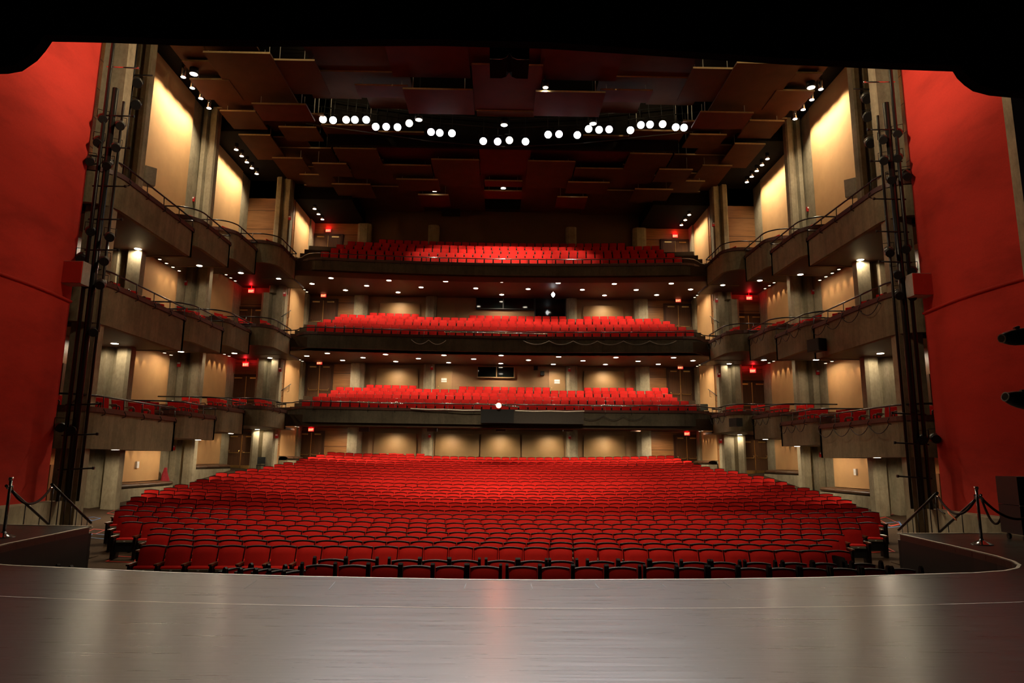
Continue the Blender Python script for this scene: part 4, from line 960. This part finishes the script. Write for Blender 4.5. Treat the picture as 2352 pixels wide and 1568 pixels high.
m = MB(); a = at(730, 300, Y=35); b = at(1590, 300, Y=35); m.box(-9.4, 9.4, 34.2, 34.4, a.z-1.2, a.z+2.2); m.build('bridge_backing', M['ceil'], label='dark backing of the ceiling lighting bridge', cat='bridge backing', kind='structure')

# downlights: soffits of the balconies and ceiling
DL = {1: [(1149.2, 977.4), (695.9, 977.7), (741.8, 975.4), (779, 982), (825, 980.5), (879.3, 976.9), (904, 984.5), (956, 981.6), (1015, 977.5), (1026, 985.5), (1085.5, 982), (1150, 986.5), (1212.6, 983.5), (1271, 988.5), (1283.5, 980), (1341, 986), (1393, 989.5), (1417.9, 983), (1469.6, 987), (1516, 989.5), (1553, 984), (1597.2, 987.1)],
      2: [(704.6, 817), (751.8, 810.9), (787, 827), (833.7, 820.8), (885.6, 813.5), (909, 829.7), (961, 822.9), (1019.6, 815.4), (1030.6, 832.4), (1088, 824), (1151, 815.7), (1150.3, 834.4), (1213.8, 826.6), (1271, 836), (1283, 819), (1339, 828), (1390.6, 836.5), (1414.6, 820.5), (1465.6, 829), (1512, 836), (1547.2, 820.8), (1591.6, 827.7)],
      3: [(716.6, 651.2), (760.2, 638.2), (793.4, 666), (842.3, 655.8), (893.4, 643.6), (914.3, 671), (967.3, 659.4), (1023.5, 645.6), (1092.7, 661.8), (1152.5, 646.6), (1152.3, 676.2), (1213, 663.3), (1282.1, 649.4), (1337.5, 665), (1388.5, 678), (1411, 651.5), (1461.2, 665.3), (1508.2, 677), (1541.8, 650.7), (1586.2, 664.2)]}
UND = [None, 'lowest', 'middle', 'top']
for l, lst in DL.items():
    z = SOF[l][4]+.02
    for k, px in enumerate(lst):
        p = at(*px, Z=z); y = min(max(p.y, 39.9), 44.6)
        if l == 1: y = 43.9 if k in (3, 6, 9, 11, 13, 16, 19) else 42.2 if k in (7, 10, 12, 15, 18) else 40.6
        p = Vector((at(*px, Y=y).x, y, z))
        m = MB(); m.tube([(0, 0, -.012), (0, 0, .03)], .17, 18, 0); m.disc((0, 0, -.016), (0, 0, -1), .145, 20, 1)
        o = m.build('downlight', [M['chrome'], M['lamp_down']], label=f'round downlight under the {UND[l]} balcony, {ordn(sorted(lst).index(px)+1)} from the left', cat='ceiling light', group='downlights under the balconies'); o.location = p
        lamp(p-Vector((0, 0, .05)), p-Vector((0, -.0, 3)), P_DOWN, HALO, 152, .8, .1, 'downlight_beam')
def ceil_light(px, py, Z, label, pw, aim=None, ang=95, r=.17, emitm='lamp_down', group=None):
    p = at(px, py, Z=Z)
    m = MB(); m.tube([(0, 0, 0), (0, 0, .3)], r+.03, 18, 0); m.tube([(0, 0, .3), (0, 0, ZTOP-Z)], .02, 6, 0); m.disc((0, 0, -.01), (0, 0, -1), r, 20, 1)
    o = m.build('house_light', [M['black'], M[emitm]], label=label, cat='ceiling light', group=group); o.location = p
    if pw: lamp(p-Vector((0, 0, .05)), Vector(aim) if aim else p-Vector((0, 0, 5)), pw, HALO, ang, .5, .15, 'house_beam')
    return p
ceil_light(445, 170, 18.9, 'bright oval downlight beside the near tan panel, left', P_HOUSE*.3, (-7, 31, 0), ang=60)
ceil_light(1863, 201, 18.9, 'bright oval downlight beside the near tan panel, right', P_HOUSE*.3, (7, 31, 0), ang=60)
ceil_light(962, 275, 18.6, 'oval house light between the spotlights, left of centre', P_HOUSE, (-4.5, 25.5, 0), 62)
ceil_light(1158, 287, 18.6, 'oval house light above the centre spotlights', P_HOUSE, (0, 22, 0), 70)
ceil_light(1362, 284, 18.6, 'oval house light between the spotlights, right of centre', P_HOUSE, (4.5, 25.5, 0), 62)
ceil_light(998, 438, 17.9, 'half hidden oval house light over the top balcony, left', 750, (-2.9, 40.8, 14), 92, .15)
ceil_light(1156, 432, 17.9, 'oval house light in the slot over the top balcony at centre', 2000, (0, 41.0, 14), 88, .15)
ceil_light(1318, 443, 17.9, 'small house light over the top balcony, right', 750, (3.0, 40.8, 14), 92, .05)
ceil_light(1253, 201, 18.8, 'bare lit bulb on the reflector beside the centre strip', 300, (1.2, 30, 0), 150, .12)
# pendant lamp before the middle tier booth
p = at(1270.5, 676, Y=42.5)
e = empty('pendant_lamp', p, 'bare bright bulb hanging before the dark booth windows, middle tier', 'pendant lamp')
m = MB(); m.grid(lambda u, v: (.13*sin(pi*v)*cos(2*pi*u)*(1 if v < .5 else .9), .13*sin(pi*v)*sin(2*pi*u), .16-.36*v+.0), 16, 10); m.build('bulb', M['lamp_white'], e)
m = MB(); m.tube([(0, 0, .15), (0, 0, SOF[3][4]-p.z)], .018, 6); m.build('stem', M['chrome'], e)
# red lit lamp on the lowest balcony front
p = at(1145.5, 931, Y=38.7)
e = empty('red_lamp', p, 'glowing red and white lamp on the lowest balcony rail at centre', 'lamp')
m = MB(); m.tube([(0, .35, 0), (0, 0, 0)], .15, 16); m.build('lamp_body', M['black'], e)
m = MB(); m.disc((0, -.012, 0), (0, -1, 0), .15, 24); m.build('red_lens', M['lamp_red'], e)
lamp(p+Vector((0, -.1, 0)), (0, 0, .3), 170, (1, .2, .08), 30, .6, .1, 'red_beam')
# unseen house lights added behind the border curtain to brighten the seat fronts
for k, (x, y, z, aim, pw, ang) in enumerate(((-6.5, 14.6, 18.3, (-4.2, 22.5, -.5), P_HOUSE*.42, 52), (-2.2, 14.2, 18.3, (-1.2, 20.5, -.5), P_HOUSE*.7, 54), (2.2, 14.2, 18.3, (1.2, 20.5, -.5), P_HOUSE*.7, 54), (6.5, 14.6, 18.3, (4.2, 22.5, -.5), P_HOUSE*.42, 52),
                                             (-5.5, 21, 18.5, (-5, 33.5, .3), P_HOUSE*1.6, 44), (0, 20, 18.5, (0, 34, .3), P_HOUSE*2.0, 40), (5.5, 21, 18.5, (5, 33.5, .3), P_HOUSE*1.6, 44))):
    m = MB(); m.tube([(0, 0, 0), (0, 0, ZTOP-z)], .10, 16, 0); m.disc((0, 0, -.01), (0, 0, -1), .12, 16, 1)
    o = m.build('house_light', [M['black'], M['lamp_down']], label=f'house light over the stage lip, {ordn(k+1)} of the row behind the border curtain', cat='ceiling light', group='house lights over the stage lip'); o.location = (x, y, z)
    lamp((x, y, z-.05), aim, pw, HALO, ang, .6, .15, 'house_beam')
# work lights in the void that edge the reflectors
for k, (x, y) in enumerate(((-10, 24.5), (-5, 26.2), (5, 26.2), (10, 24.5), (-8, 31.2), (8, 31.2))):
    d = bpy.data.lights.new('void_work_light', 'POINT'); d.energy = 130; d.color = (1, .78, .42); d.shadow_soft_size = .08
    o = bpy.data.objects.new('void_work_light', d); COL.objects.link(o); o.location = (x, y, 20.6)
    m = MB(); m.tube([(0, 0, .1), (0, 0, .5)], .05, 8); m.grid(lambda u, v: (.07*sin(pi*v)*cos(2*pi*u), .07*sin(pi*v)*sin(2*pi*u), .07*cos(pi*v)+.05), 10, 6, 1)
    b = m.build('work_light', [M['black'], M['lamp_wash']], label=f'bare work bulb in the void above the reflectors, at {ordn(k+1)} place', cat='lamp', group='work bulbs above the reflectors'); b.location = (x, y, 20.75)

# ------------------------------------------------------------------ lighting pipes at the ends of the boxes, with their spotlights
def theatre_light(loc, aim, label, L=.62, r=.105, pipe_dz=.34):
    e = empty('spotlight', loc, label, 'spotlight', 'unlit spotlights on the side pipes')
    q = (Vector(aim)-Vector(loc)).normalized().to_track_quat('-Z', 'Y').to_matrix().to_4x4()
    V = lambda x, y, z: q @ Vector((x, y, z))
    m = MB(); m.tube([V(0, 0, -.02), V(0, 0, -.30)], r*1.02, 14); m.build('barrel', M['black'], e)
    m = MB(); m.tube([V(0, 0, 0), V(0, 0, .05), V(0, 0, .22), V(0, 0, .30)], r, 14, radii=[r*.9, r*1.25, r*1.15, r*.5]); m.build('lamp_housing', M['greylamp'], e)
    m = MB(); m.tube([V(r*1.3, 0, .1), V(r*1.3, 0, .1)+Vector((0, 0, pipe_dz*.8)), V(-r*1.3, 0, .1)+Vector((0, 0, pipe_dz*.8)), V(-r*1.3, 0, .1)], .012, 6); m.build('yoke', M['blackm'], e)
    return e
M['greylamp'] = simple('worn_lamp_metal', (.22, .22, .21), .28, .8, scale=20)
LP = [(288, 184, .0), (315, 190, .0), (312, 240, 0), (285, 238, 0), (236, 272, 1), (276, 288, 1), (226, 324, 1), (266, 338, 1), (206, 369, 1), (247, 377, 1), (208, 531, 1), (252, 544, 1), (187, 591, 1), (239, 599, 1), (196, 651, 1), (232, 652, 1), (214, 762, 1), (139, 981, 1), (166, 986, 1)]
RP = [(1990, 225, 0), (2016, 220, 0), (1994, 268, 0), (2022, 266, 0), (2062, 306, 1), (2029, 320, 1), (1998, 327, 0), (2062, 362, 1), (2031, 368, 1), (2082, 402, 1), (2048, 412, 1), (2081, 571, 1), (2042, 578, 1), (2095, 622, 1), (2063, 630, 1), (2064, 676, 1), (2096, 680, 1), (2120, 1009, 1), (2148, 1006, 1)]
for s, lst in ((-1, LP), (1, RP)):
    S = SIDE[s]
    pb = Vector((s*12.85, 20.62, .3)); pt = Vector((s*12.85, 20.62, 19.0))
    m = MB(); m.tube([pb, pt], .06, 10); m.tube([pb+Vector((-s*.45, .2, 0)), pt+Vector((-s*.45, .2, -6))], .045, 8); m.tube([pb+Vector((-s*.2, .1, 0)), pt+Vector((-s*.2, .1, -5.6))], .10, 8)
    pole = m.build('lighting_pole', M['blackm'], label=f'tall black lighting pole between the red wall and the boxes, {S}', cat='lighting pole')
    for z in (16.6, 15.3, 14.1, 12.4, 11.3, 10.0, 8.9, 7.9, 3.1, 2.2, 1.2):
        m = MB(); m.tube([pb*0+Vector((s*12.95, 20.6, z)), Vector((s*12.0, 20.75, z+.06))], .025, 8); m.tube([(s*12.03, 20.74, z+.06), (s*11.97, 20.75, z+.06)], .045, 8); m.build('cross_bar', M['chrome'] if z > 14 else M['blackm'], pole)
    for k, (px, py, nearp) in enumerate(lst):
        p = at(px, py, Y=20.75 if nearp else 23.5)
        aim = (p.x*.1, 3, 0) if k % 3 else (p.x*.45, 6, 0)
        nm = 'unlit spotlight hung in the dark recess beyond' if not nearp else 'unlit black spotlight on'
        theatre_light(p, aim, f'{nm} the {S} lighting pole, {ordn(k+1)} from the top', r=.125 if nearp else .16)
    rc = at(300 if s < 0 else 2005, 230, Y=23.6)
    m = MB(); m.tube([(rc.x, 23.6, 10.5), (rc.x, 23.6, 18.2)], .05, 8); m.tube([(rc.x-.7, 23.6, 17.0), (rc.x+.7, 23.6, 17.0)], .03, 8); m.tube([(rc.x-.7, 23.6, 15.6), (rc.x+.7, 23.6, 15.6)], .03, 8)
    m.build('lighting_pole', M['blackm'], label=f'dark lighting ladder in the recess behind the {S} lighting pole', cat='lighting pole')
    # bracketed loudspeaker on the edge of the red wall
    q = at(155, 620, Y=20.3) if s < 0 else at(2125, 648, Y=20.3)
    e = empty('loudspeaker', (s*12.95, 20.35, q.z-.1), f'loudspeaker with a red grille at the rear edge of the {S} red wall', 'loudspeaker')
    m = MB(); m.box(-.3, .3, -.2, .2, -.35, .35); m.build('cabinet', M['greybox'], e)
    m = MB(); m.box(-.31, .29, -.23, -.2, -.33, .33); m.build('grille', M['redwall'], e)
    # unseen lamps added over the forestage to light the red wall
    for zt_, pw in ((15.5, 1.25), (9.0, .25)):
        lamp((-s*2.0, 15.0, 16.8), (s*13.2, 18.8, zt_), P_RED*pw, (1, .74, .48), 40, 1.0, 1.0, 'wall_light')

# ------------------------------------------------------------------ stage border, hung loudspeakers
YV = 6.6
vb = [(-200, 160), (0, 155), (33, 149), (68, 125), (88, 102), (103, 80), (245, 83), (420, 90), (600, 92), (1000, 90), (1260, 97), (1500, 113), (1800, 133), (2060, 145), (2205, 150), (2215, 166), (2232, 182), (2252, 196), (2290, 206), (2352, 212), (2560, 222)]
P = [at(*q, Y=YV) for q in vb]
m = MB()
for a, b in zip(P, P[1:]):
    for yy in (YV, YV+.12):
        m.quad((a.x, yy, a.z), (b.x, yy, b.z), (b.x, yy, 11), (a.x, yy, 11))
    m.quad((a.x, YV, a.z), (b.x, YV, b.z), (b.x, YV+.12, b.z), (a.x, YV+.12, a.z))
m.build('border_curtain', M['drape'], label='black border curtain hanging across the top of the stage opening', cat='curtain')
a, b = at(2318, 215, Y=8.0), at(2420, 700, Y=8.0)
m = MB()
q0, q1 = at(2306, 206, Y=8.2), at(2353, 590, Y=8.2)
q0.x += .24
m.prism([(q0.x, 8.2), (q0.x+.5, 8.05), (q0.x+1.2, 8.25), (q0.x+2.6, 8.1), (q0.x+2.6, 8.35), (q0.x+1.2, 8.45), (q0.x+.5, 8.3), (q0.x, 8.4)], 0.01, 11)
m.build('leg_curtain', M['drape'], label='black leg curtain at the right edge of the stage', cat='curtain')
# folded corner fixtures near the top right
p = at(2305, 140, Y=7.6)
e = empty('spotlight', p, 'dark stage lamp in the shadow at the upper right corner', 'spotlight')
m = MB(); m.tube([Vector((-.25, 0, -.1)), Vector((.12, .1, 0))], .07, 10); m.build('lamp_housing', M['black'], e)
m = MB(); m.box(-.02, .10, -.03, .0, .08, .26); m.build('barn_door', M['greybox'], e)
e.rotation_euler.y = .2
a, b = at(1125, 158, Y=13.0), at(1214, 158, Y=13.0)
cxs = (a.x+b.x)/2; wd = (b.x-a.x)/2
for q in (-1, 1):
    e = empty('loudspeaker', (cxs+q*wd/2, 13.0, a.z), f'tall black loudspeaker hung over the stage lip, {SIDE[q]} one of the pair', 'loudspeaker', 'hung loudspeaker pair')
    m = MB(); w2 = wd/2
    pr = [(-w2, 0), (w2-.16, 0), (w2-.06, .04), (w2, .14), (w2, 2.4), (-w2, 2.4)]
    if q > 0: pr = [(-x, z) for x, z in reversed(pr)]
    k = len(pr)
    m.face([(x, -.35, z) for x, z in pr]); m.face([(x, .35, z) for x, z in reversed(pr)])
    for i in range(k):
        x0, z0 = pr[i]; x1, z1 = pr[(i+1) % k]; m.quad((x0, .35, z0), (x1, .35, z1), (x1, -.35, z1), (x0, -.35, z0))
    m.build('cabinet', M['drape'], e)
    low = [(x, z) for x, z in pr if z < .2]; low = low if q < 0 else low
    m = MB(); m.tube([(x, -.36, z) for x, z in sorted(low)], .008, 5); m.build('cabinet_edge', M['chrome'], e)

# ------------------------------------------------------------------ things at the stage sides
def stanchion(x, y, label):
    e = empty('stanchion', (x, y, 0), label, 'rope post', 'chrome rope posts')
    m = MB(); prof = [(.0, .20), (.02, .205), (.035, .17), (.06, .12), (.09, .05), (.12, .03)]
    for (z0, r0), (z1, r1) in zip(prof, prof[1:]): m.grid(lambda u, v, z0=z0, r0=r0, z1=z1, r1=r1: ((r0+(r1-r0)*v)*cos(2*pi*u), (r0+(r1-r0)*v)*sin(2*pi*u), z0+(z1-z0)*v), 28, 1)
    m.build('base', M['chrome'], e)
    m = MB(); m.tube([(0, 0, .1), (0, 0, 1.12)], .028, 14); m.build('pole', M['darkchrome'], e)
    m = MB(); m.tube([(0, 0, 1.10), (0, 0, 1.13), (0, 0, 1.17)], .04, 16, radii=[.034, .045, .042]); m.build('pole_cap', M['chrome'], e)
    m = MB()
    for t in range(4): m.tube([(0, 0, .99), (.055*cos(t*pi/2), .055*sin(t*pi/2), 1.0), (.06*cos(t*pi/2), .06*sin(t*pi/2), .94)], .012, 6)
    m.build('rope_ring', M['chrome'], e)
M['darkchrome'] = simple('dark_chrome', (.25, .24, .24), .18, 1.0)
PR = Vector((9.93, 14.35, 0)); PL = Vector((-9.83, 14.2, 0)); PN = Vector((8.82, 11.35, 0))
stanchion(PR.x, PR.y, 'chrome rope post with a domed base on the right wing stage')
stanchion(PL.x, PL.y, 'chrome rope post at the left edge on the left wing stage')
stanchion(PN.x, PN.y, 'chrome rope post cut by the right picture edge, nearest the stage lip')
def rope(a, b, sag, label):
    a, b = Vector(a), Vector(b); P = []
    for k in range(17):
        t = k/16; q = a.lerp(b, t); q.z -= sag*4*t*(1-t); P.append(q)
    e = empty('velvet_rope', a, label, 'rope', 'dark velvet ropes')
    m = MB(); m.tube([q-a for q in P], .026, 10); m.build('rope_cord', M['rope'], e)
    for w_, v_ in ((P[0], P[1]), (P[-1], P[-2])):
        m = MB(); m.tube([w_-a, w_-a+(v_-w_).normalized()*.10], .033, 10); m.build('rope_end', M['chrome'], e)
HR = [((10.75, 16.95, .93), (11.35, 19.8, -.22), 'nearer the aisle'), ((11.62, 16.65, .90), (12.0, 19.0, -.2), 'beside the ledge')]
for s in (-1, 1):
    S = SIDE[s]
    m = MB()
    for k in range(7):
        z = -.17*(k+1); m.box(*sorted((s*10.75, s*11.75)), 16.75+.42*k, 16.75+.42*(k+1), -1.35, z)
    m.build('stage_steps', M['carpet'], label=f'carpeted steps from the {S} wing stage to the aisle', cat='steps')
    for (a, b, nm) in HR:
        A, B = Vector((s*a[0], a[1], a[2])), Vector((s*b[0], b[1], b[2]))
        e = empty('handrail', (A.x, A.y, 0), f'sloping black stair handrail {nm}, {S} of the stage', 'handrail', 'black stair handrails')
        o = Vector((A.x, A.y, 0))
        m = MB(); m.tube([A-o, B-o], .034, 10); m.build('top_rail', M['blackm'], e)
        n = 7 if nm[0] == 'n' else 3
        for k in range(n):
            q = A.lerp(B, (k+.3)/n); zb_ = -.17*max(0, min(7, int((q.y-16.75)/.42)+1)) if n == 7 else -.17*max(0, min(7, int((q.y-16.75)/.42)+1))
            m = MB(); m.tube([q-o, Vector((q.x, q.y, zb_-.02))-o], .012, 6); m.build('baluster', M['blackm'], e)
tpR, tpR2 = Vector(HR[0][0]), Vector(HR[1][0])
rope((PR.x, PR.y, .98), (tpR.x, tpR.y, .86), .40, 'dark velvet rope from the right chrome post to the outer stair handrail')
rope((PR.x+.03, PR.y-.03, .98), (11.5, 14.6, .75), .35, 'dark velvet rope from the right chrome post toward the loudspeaker stack')
rope((tpR2.x, tpR2.y, .84), (tpR2.x+.0, tpR2.y-.7, .60), .45, 'dark velvet rope hanging in a loop from the inner right stair handrail')
rope((-PL.x*-1, PL.y, .98), (-tpR.x, tpR.y, .86), .36, 'dark velvet rope from the left chrome post to the left stair handrail')
# rolling loudspeaker stack at the right edge
e = empty('loudspeaker_stack', (11.75, 15.2, 0), 'two black loudspeaker cabinets on casters beside the right chrome post', 'loudspeaker')
for k in (0, 1):
    m = MB(); m.box(-.5, .5, -.4, .4, .14+.62*k, .14+.62*k+.61); c = m.build('cabinet', M['black'], e)
    m = MB(); m.disc((-.33, -.402, .45+.62*k), (0, -1, 0), .09, 20); m.build('port', M['drape'], c)
    m = MB(); m.tube([(-.5, -.4, .14+.62*k+.612), (.5, -.4, .14+.62*k+.612)], .008, 5); m.build('cabinet_edge', M['greybox'], c)
for (x, y) in ((-.4, -.3), (.4, -.3), (-.4, .3), (.4, .3)):
    m = MB(); m.tube([(x-.025, y, .06), (x+.025, y, .06)], .06, 14); m.tube([(x, y, .06), (x, y, .14)], .03, 8); m.build('caster', M['blackm'], e)
e.rotation_euler.z = RAD(-8)
# moving heads on a boom just outside the frame
e = empty('lighting_boom', (7.75, 9.2, 0), 'black lighting boom pole at the right picture edge', 'lighting pole')
m = MB(); m.tube([(0, 0, .03), (0, 0, 4.2)], .03, 10); m.build('pole', M['blackm'], e)
m = MB(); m.tube([(0, 0, 0), (0, 0, .04)], .35, 24); m.build('boom_base', M['black'], e)
for k, (px, py, nm) in enumerate(((2302, 777, 'upper'), (2310, 911, 'lower'))):
    p = at(px, py, Y=9.0)
    e = empty('profile_spot', p, f'black tapered stage lamp on the right boom, {nm} one', 'spotlight', 'tapered lamps on the right boom')
    T = Matrix.Rotation(RAD(-7 if k == 0 else 9), 4, 'Y') @ Matrix.Rotation(RAD(8), 4, 'Z')
    pr = [(0, .062), (.02, .066), (.05, .085), (.12, .108), (.20, .122), (.32, .128), (.44, .12), (.54, .09), (.58, .03)]
    m = MB(); m.grid(lambda u, v: T @ Vector((0, 0, 0)) if False else None, 0, 0) if False else None
    for (x0, r0), (x1, r1) in zip(pr, pr[1:]):
        m.grid(lambda u, v, x0=x0, r0=r0, x1=x1, r1=r1: T @ Vector((x0+(x1-x0)*v, -(r0+(r1-r0)*v)*cos(2*pi*u), (r0+(r1-r0)*v)*.92*sin(2*pi*u))), 24, 2)
    m.build('lamp_housing', M['blackm'], e)
    m = MB(); m.tube([T @ Vector((-.012, 0, 0)), T @ Vector((.02, 0, 0))], .064, 20); m.build('lens_ring', M['greylamp'], e)
    m = MB(); m.disc(T @ Vector((-.014, 0, 0)), T.to_3x3() @ Vector((-1, 0, 0)), .05, 20); m.build('lens', M['glass'], e)
    m = MB(); m.tube([T @ Vector((.22, 0, .12)), T @ Vector((.30, 0, .135))], .02, 8); m.build('focus_knob', M['greylamp'], e)
    m = MB(); m.tube([T @ Vector((.34, -.14, 0)), T @ Vector((.45, -.16, -.1)), T @ Vector((.6, 0, -.12)), T @ Vector((.7, .1, -.05))], .02, 8); m.build('yoke', M['blackm'], e)
# orange and yellow cable ends on the right ledge
for k, (pts, mt, nm) in enumerate(((((2172, 1165), (2180, 1182), (2196, 1192)), 'orange', 'orange cable lying on the right ledge by the handrail'), (((2140, 1150), (2150, 1168), (2170, 1178)), 'black', 'black cable on the right ledge beside the orange one'))):
    m = MB(); m.tube([(*at(*q, Z=.34).xy, .325+.05*(2-i)) for i, q in enumerate(pts)], .018, 6); m.build('cable', M[mt], label=nm, cat='cable')

# ------------------------------------------------------------------ small furniture
def music_chair(loc, rz, label, mat='charcoal', seat_h=.45):
    e = empty('stacking_chair', loc, label, 'chair', rz=rz)
    m = MB(); m.grid(lambda u, v: ((u-.5)*.45*(1 if .1 < v < .9 else .9), .20+.07*v+.02*(2*u-1)**2, .52+.38*v), 8, 6)
    m.grid(lambda u, v: ((.5-u)*.45*(1 if .1 < v < .9 else .9), .235+.07*v+.02*(2*u-1)**2, .52+.38*v), 8, 6); m.build('backrest', M[mat], e)
    m = MB(); m.box(-.23, .23, -.22, .2, seat_h-.05, seat_h); m.build('seat', M[mat], e)
    for x in (-.21, .21):
        m = MB(); m.tube([(x, .26, .85), (x, .2, .45), (x, .28, 0)], .013, 6); m.build('leg', M['blackm'], e)
        m = MB(); m.tube([(x, .15, seat_h-.06), (x, -.18, seat_h-.06), (x, -.24, 0)], .013, 6); m.build('leg', M['blackm'], e)
    return e
p = at(598, 1082, Y=39.6); music_chair((p.x, 39.6, floorz(p.x, 39.6)), RAD(15), 'black chair standing alone before the left side doors, ground level')
p = at(1958, 1290, Y=14.6); music_chair((p.x, 14.6, floorz(p.x, 14.6)), RAD(95), 'black chair turned sideways at the right end of the front rows')
p = at(1614, 905, Y=40.6); music_chair((p.x, 40.4, BZ[1][0]+.15), RAD(-10), 'grey green chair at the right end of the lowest balcony', 'greyc') if 'greyc' in M else None
M['greyc'] = fabric('grey_green_upholstery', (.09, .10, .085), .8, 40)
p = at(1614, 905, Y=40.6); music_chair((p.x, 40.3, 4.15), RAD(-10), 'grey green chair at the right end of the lowest balcony', 'greyc')
p = at(462, 905, Y=33.5); music_chair((-14.1, 33.2, 3.0), RAD(60), 'dark folding chair beside the pillar in the lowest left boxes')
p = at(1830, 905, Y=33.5); music_chair((14.1, 33.2, 2.9), RAD(-60), 'dark folding chair beside the pillar in the lowest right boxes')
for s, px in ((-1, 611), (1, 1688)):
    p = at(px, 900, Y=38.4)
    e = empty('reading_desk', (p.x, 38.4, 3.65), f'small sloping usher desk with a brown top before the {SIDE[s]} side doors', 'desk', rz=s*RAD(-20))
    T = Matrix.Rotation(RAD(14)*s, 4, 'Y')
    m = MB(); m.box(-.42, .42, -.28, .28, .98, 1.02, T=T); m.build('desk_top', M['armwood'], e)
    m = MB(); m.box(-.36, .36, -.24, .24, .82, .97, T=T); m.build('desk_box', M['greybox'], e)
    for x in (-.3, .3):
        m = MB(); m.tube([(x, 0, .85), (x, 0, 0)], .02, 6); m.build('leg', M['blackm'], e)
    for (py0, py1, l) in ((897, 882, 1), (727, 713, 2)):
        a, b = at(646, py0, X=-12.95), at(667, py1, X=-12.95)
        A, B = Vector((s*12.93, a.y, a.z)), Vector((s*12.93, b.y, b.z))
        e = empty('handrail', A, f'short sloping handrail on the tan rear corner panel, {TIER[l]}, {SIDE[s]}', 'handrail', 'wall handrails')
        m = MB(); m.tube([Vector(), B-A], .024, 8); m.build('top_rail', M['blackm'], e)
        for t in (.2, .85):
            q = (B-A)*t; m = MB(); m.tube([q, q-Vector((0, .05, .4)), q+Vector((s*.1, -.05, -.42))], .014, 6); m.build('bracket', M['blackm'], e)
p = at(352, 1108, X=-15.55)
e = MB()
def coat(u, v): 
    t = 2*pi*u; r = .20*(1-.72*v)*(1+.25*sin(3*t+4*v)); return (r*cos(t)*.8, r*sin(t)*1.2, .62*v)
e.grid(coat, 16, 8); o = e.build('coat', M['coat'], label='red coat heaped on the left bench nearest the stage', cat='coat'); 
o.location = (-15.5, 32.55, floorz(-15.3, 30.7)+.55)
for s in (-1, 1):
    p = at(314, 1067, X=-15.78)
    m = MB(); m.box(*sorted((s*15.72, s*15.81)), p.y-.10, p.y+.10, p.z-.14, p.z+.14); m.build('wall_switch', M['plate'], label=f'white switch box on the tan panel over the {SIDE[s]} bench nearest the stage', cat='switch')
# projector boxes under the lowest balcony
for k, px in enumerate((837, 993, 1150, 1304, 1459)):
    a, b = at(px-11, 980, Y=42.6), at(px+11, 991, Y=42.6)
    m = MB(); m.box(a.x, b.x, 42.4, 42.8, b.z, SOF[1][4]); m.build('ceiling_box', M['soffit'], label=f'small brown box fixed under the lowest balcony, {ordn(k+1)} from the left', cat='ceiling box', group='brown boxes under the lowest balcony')
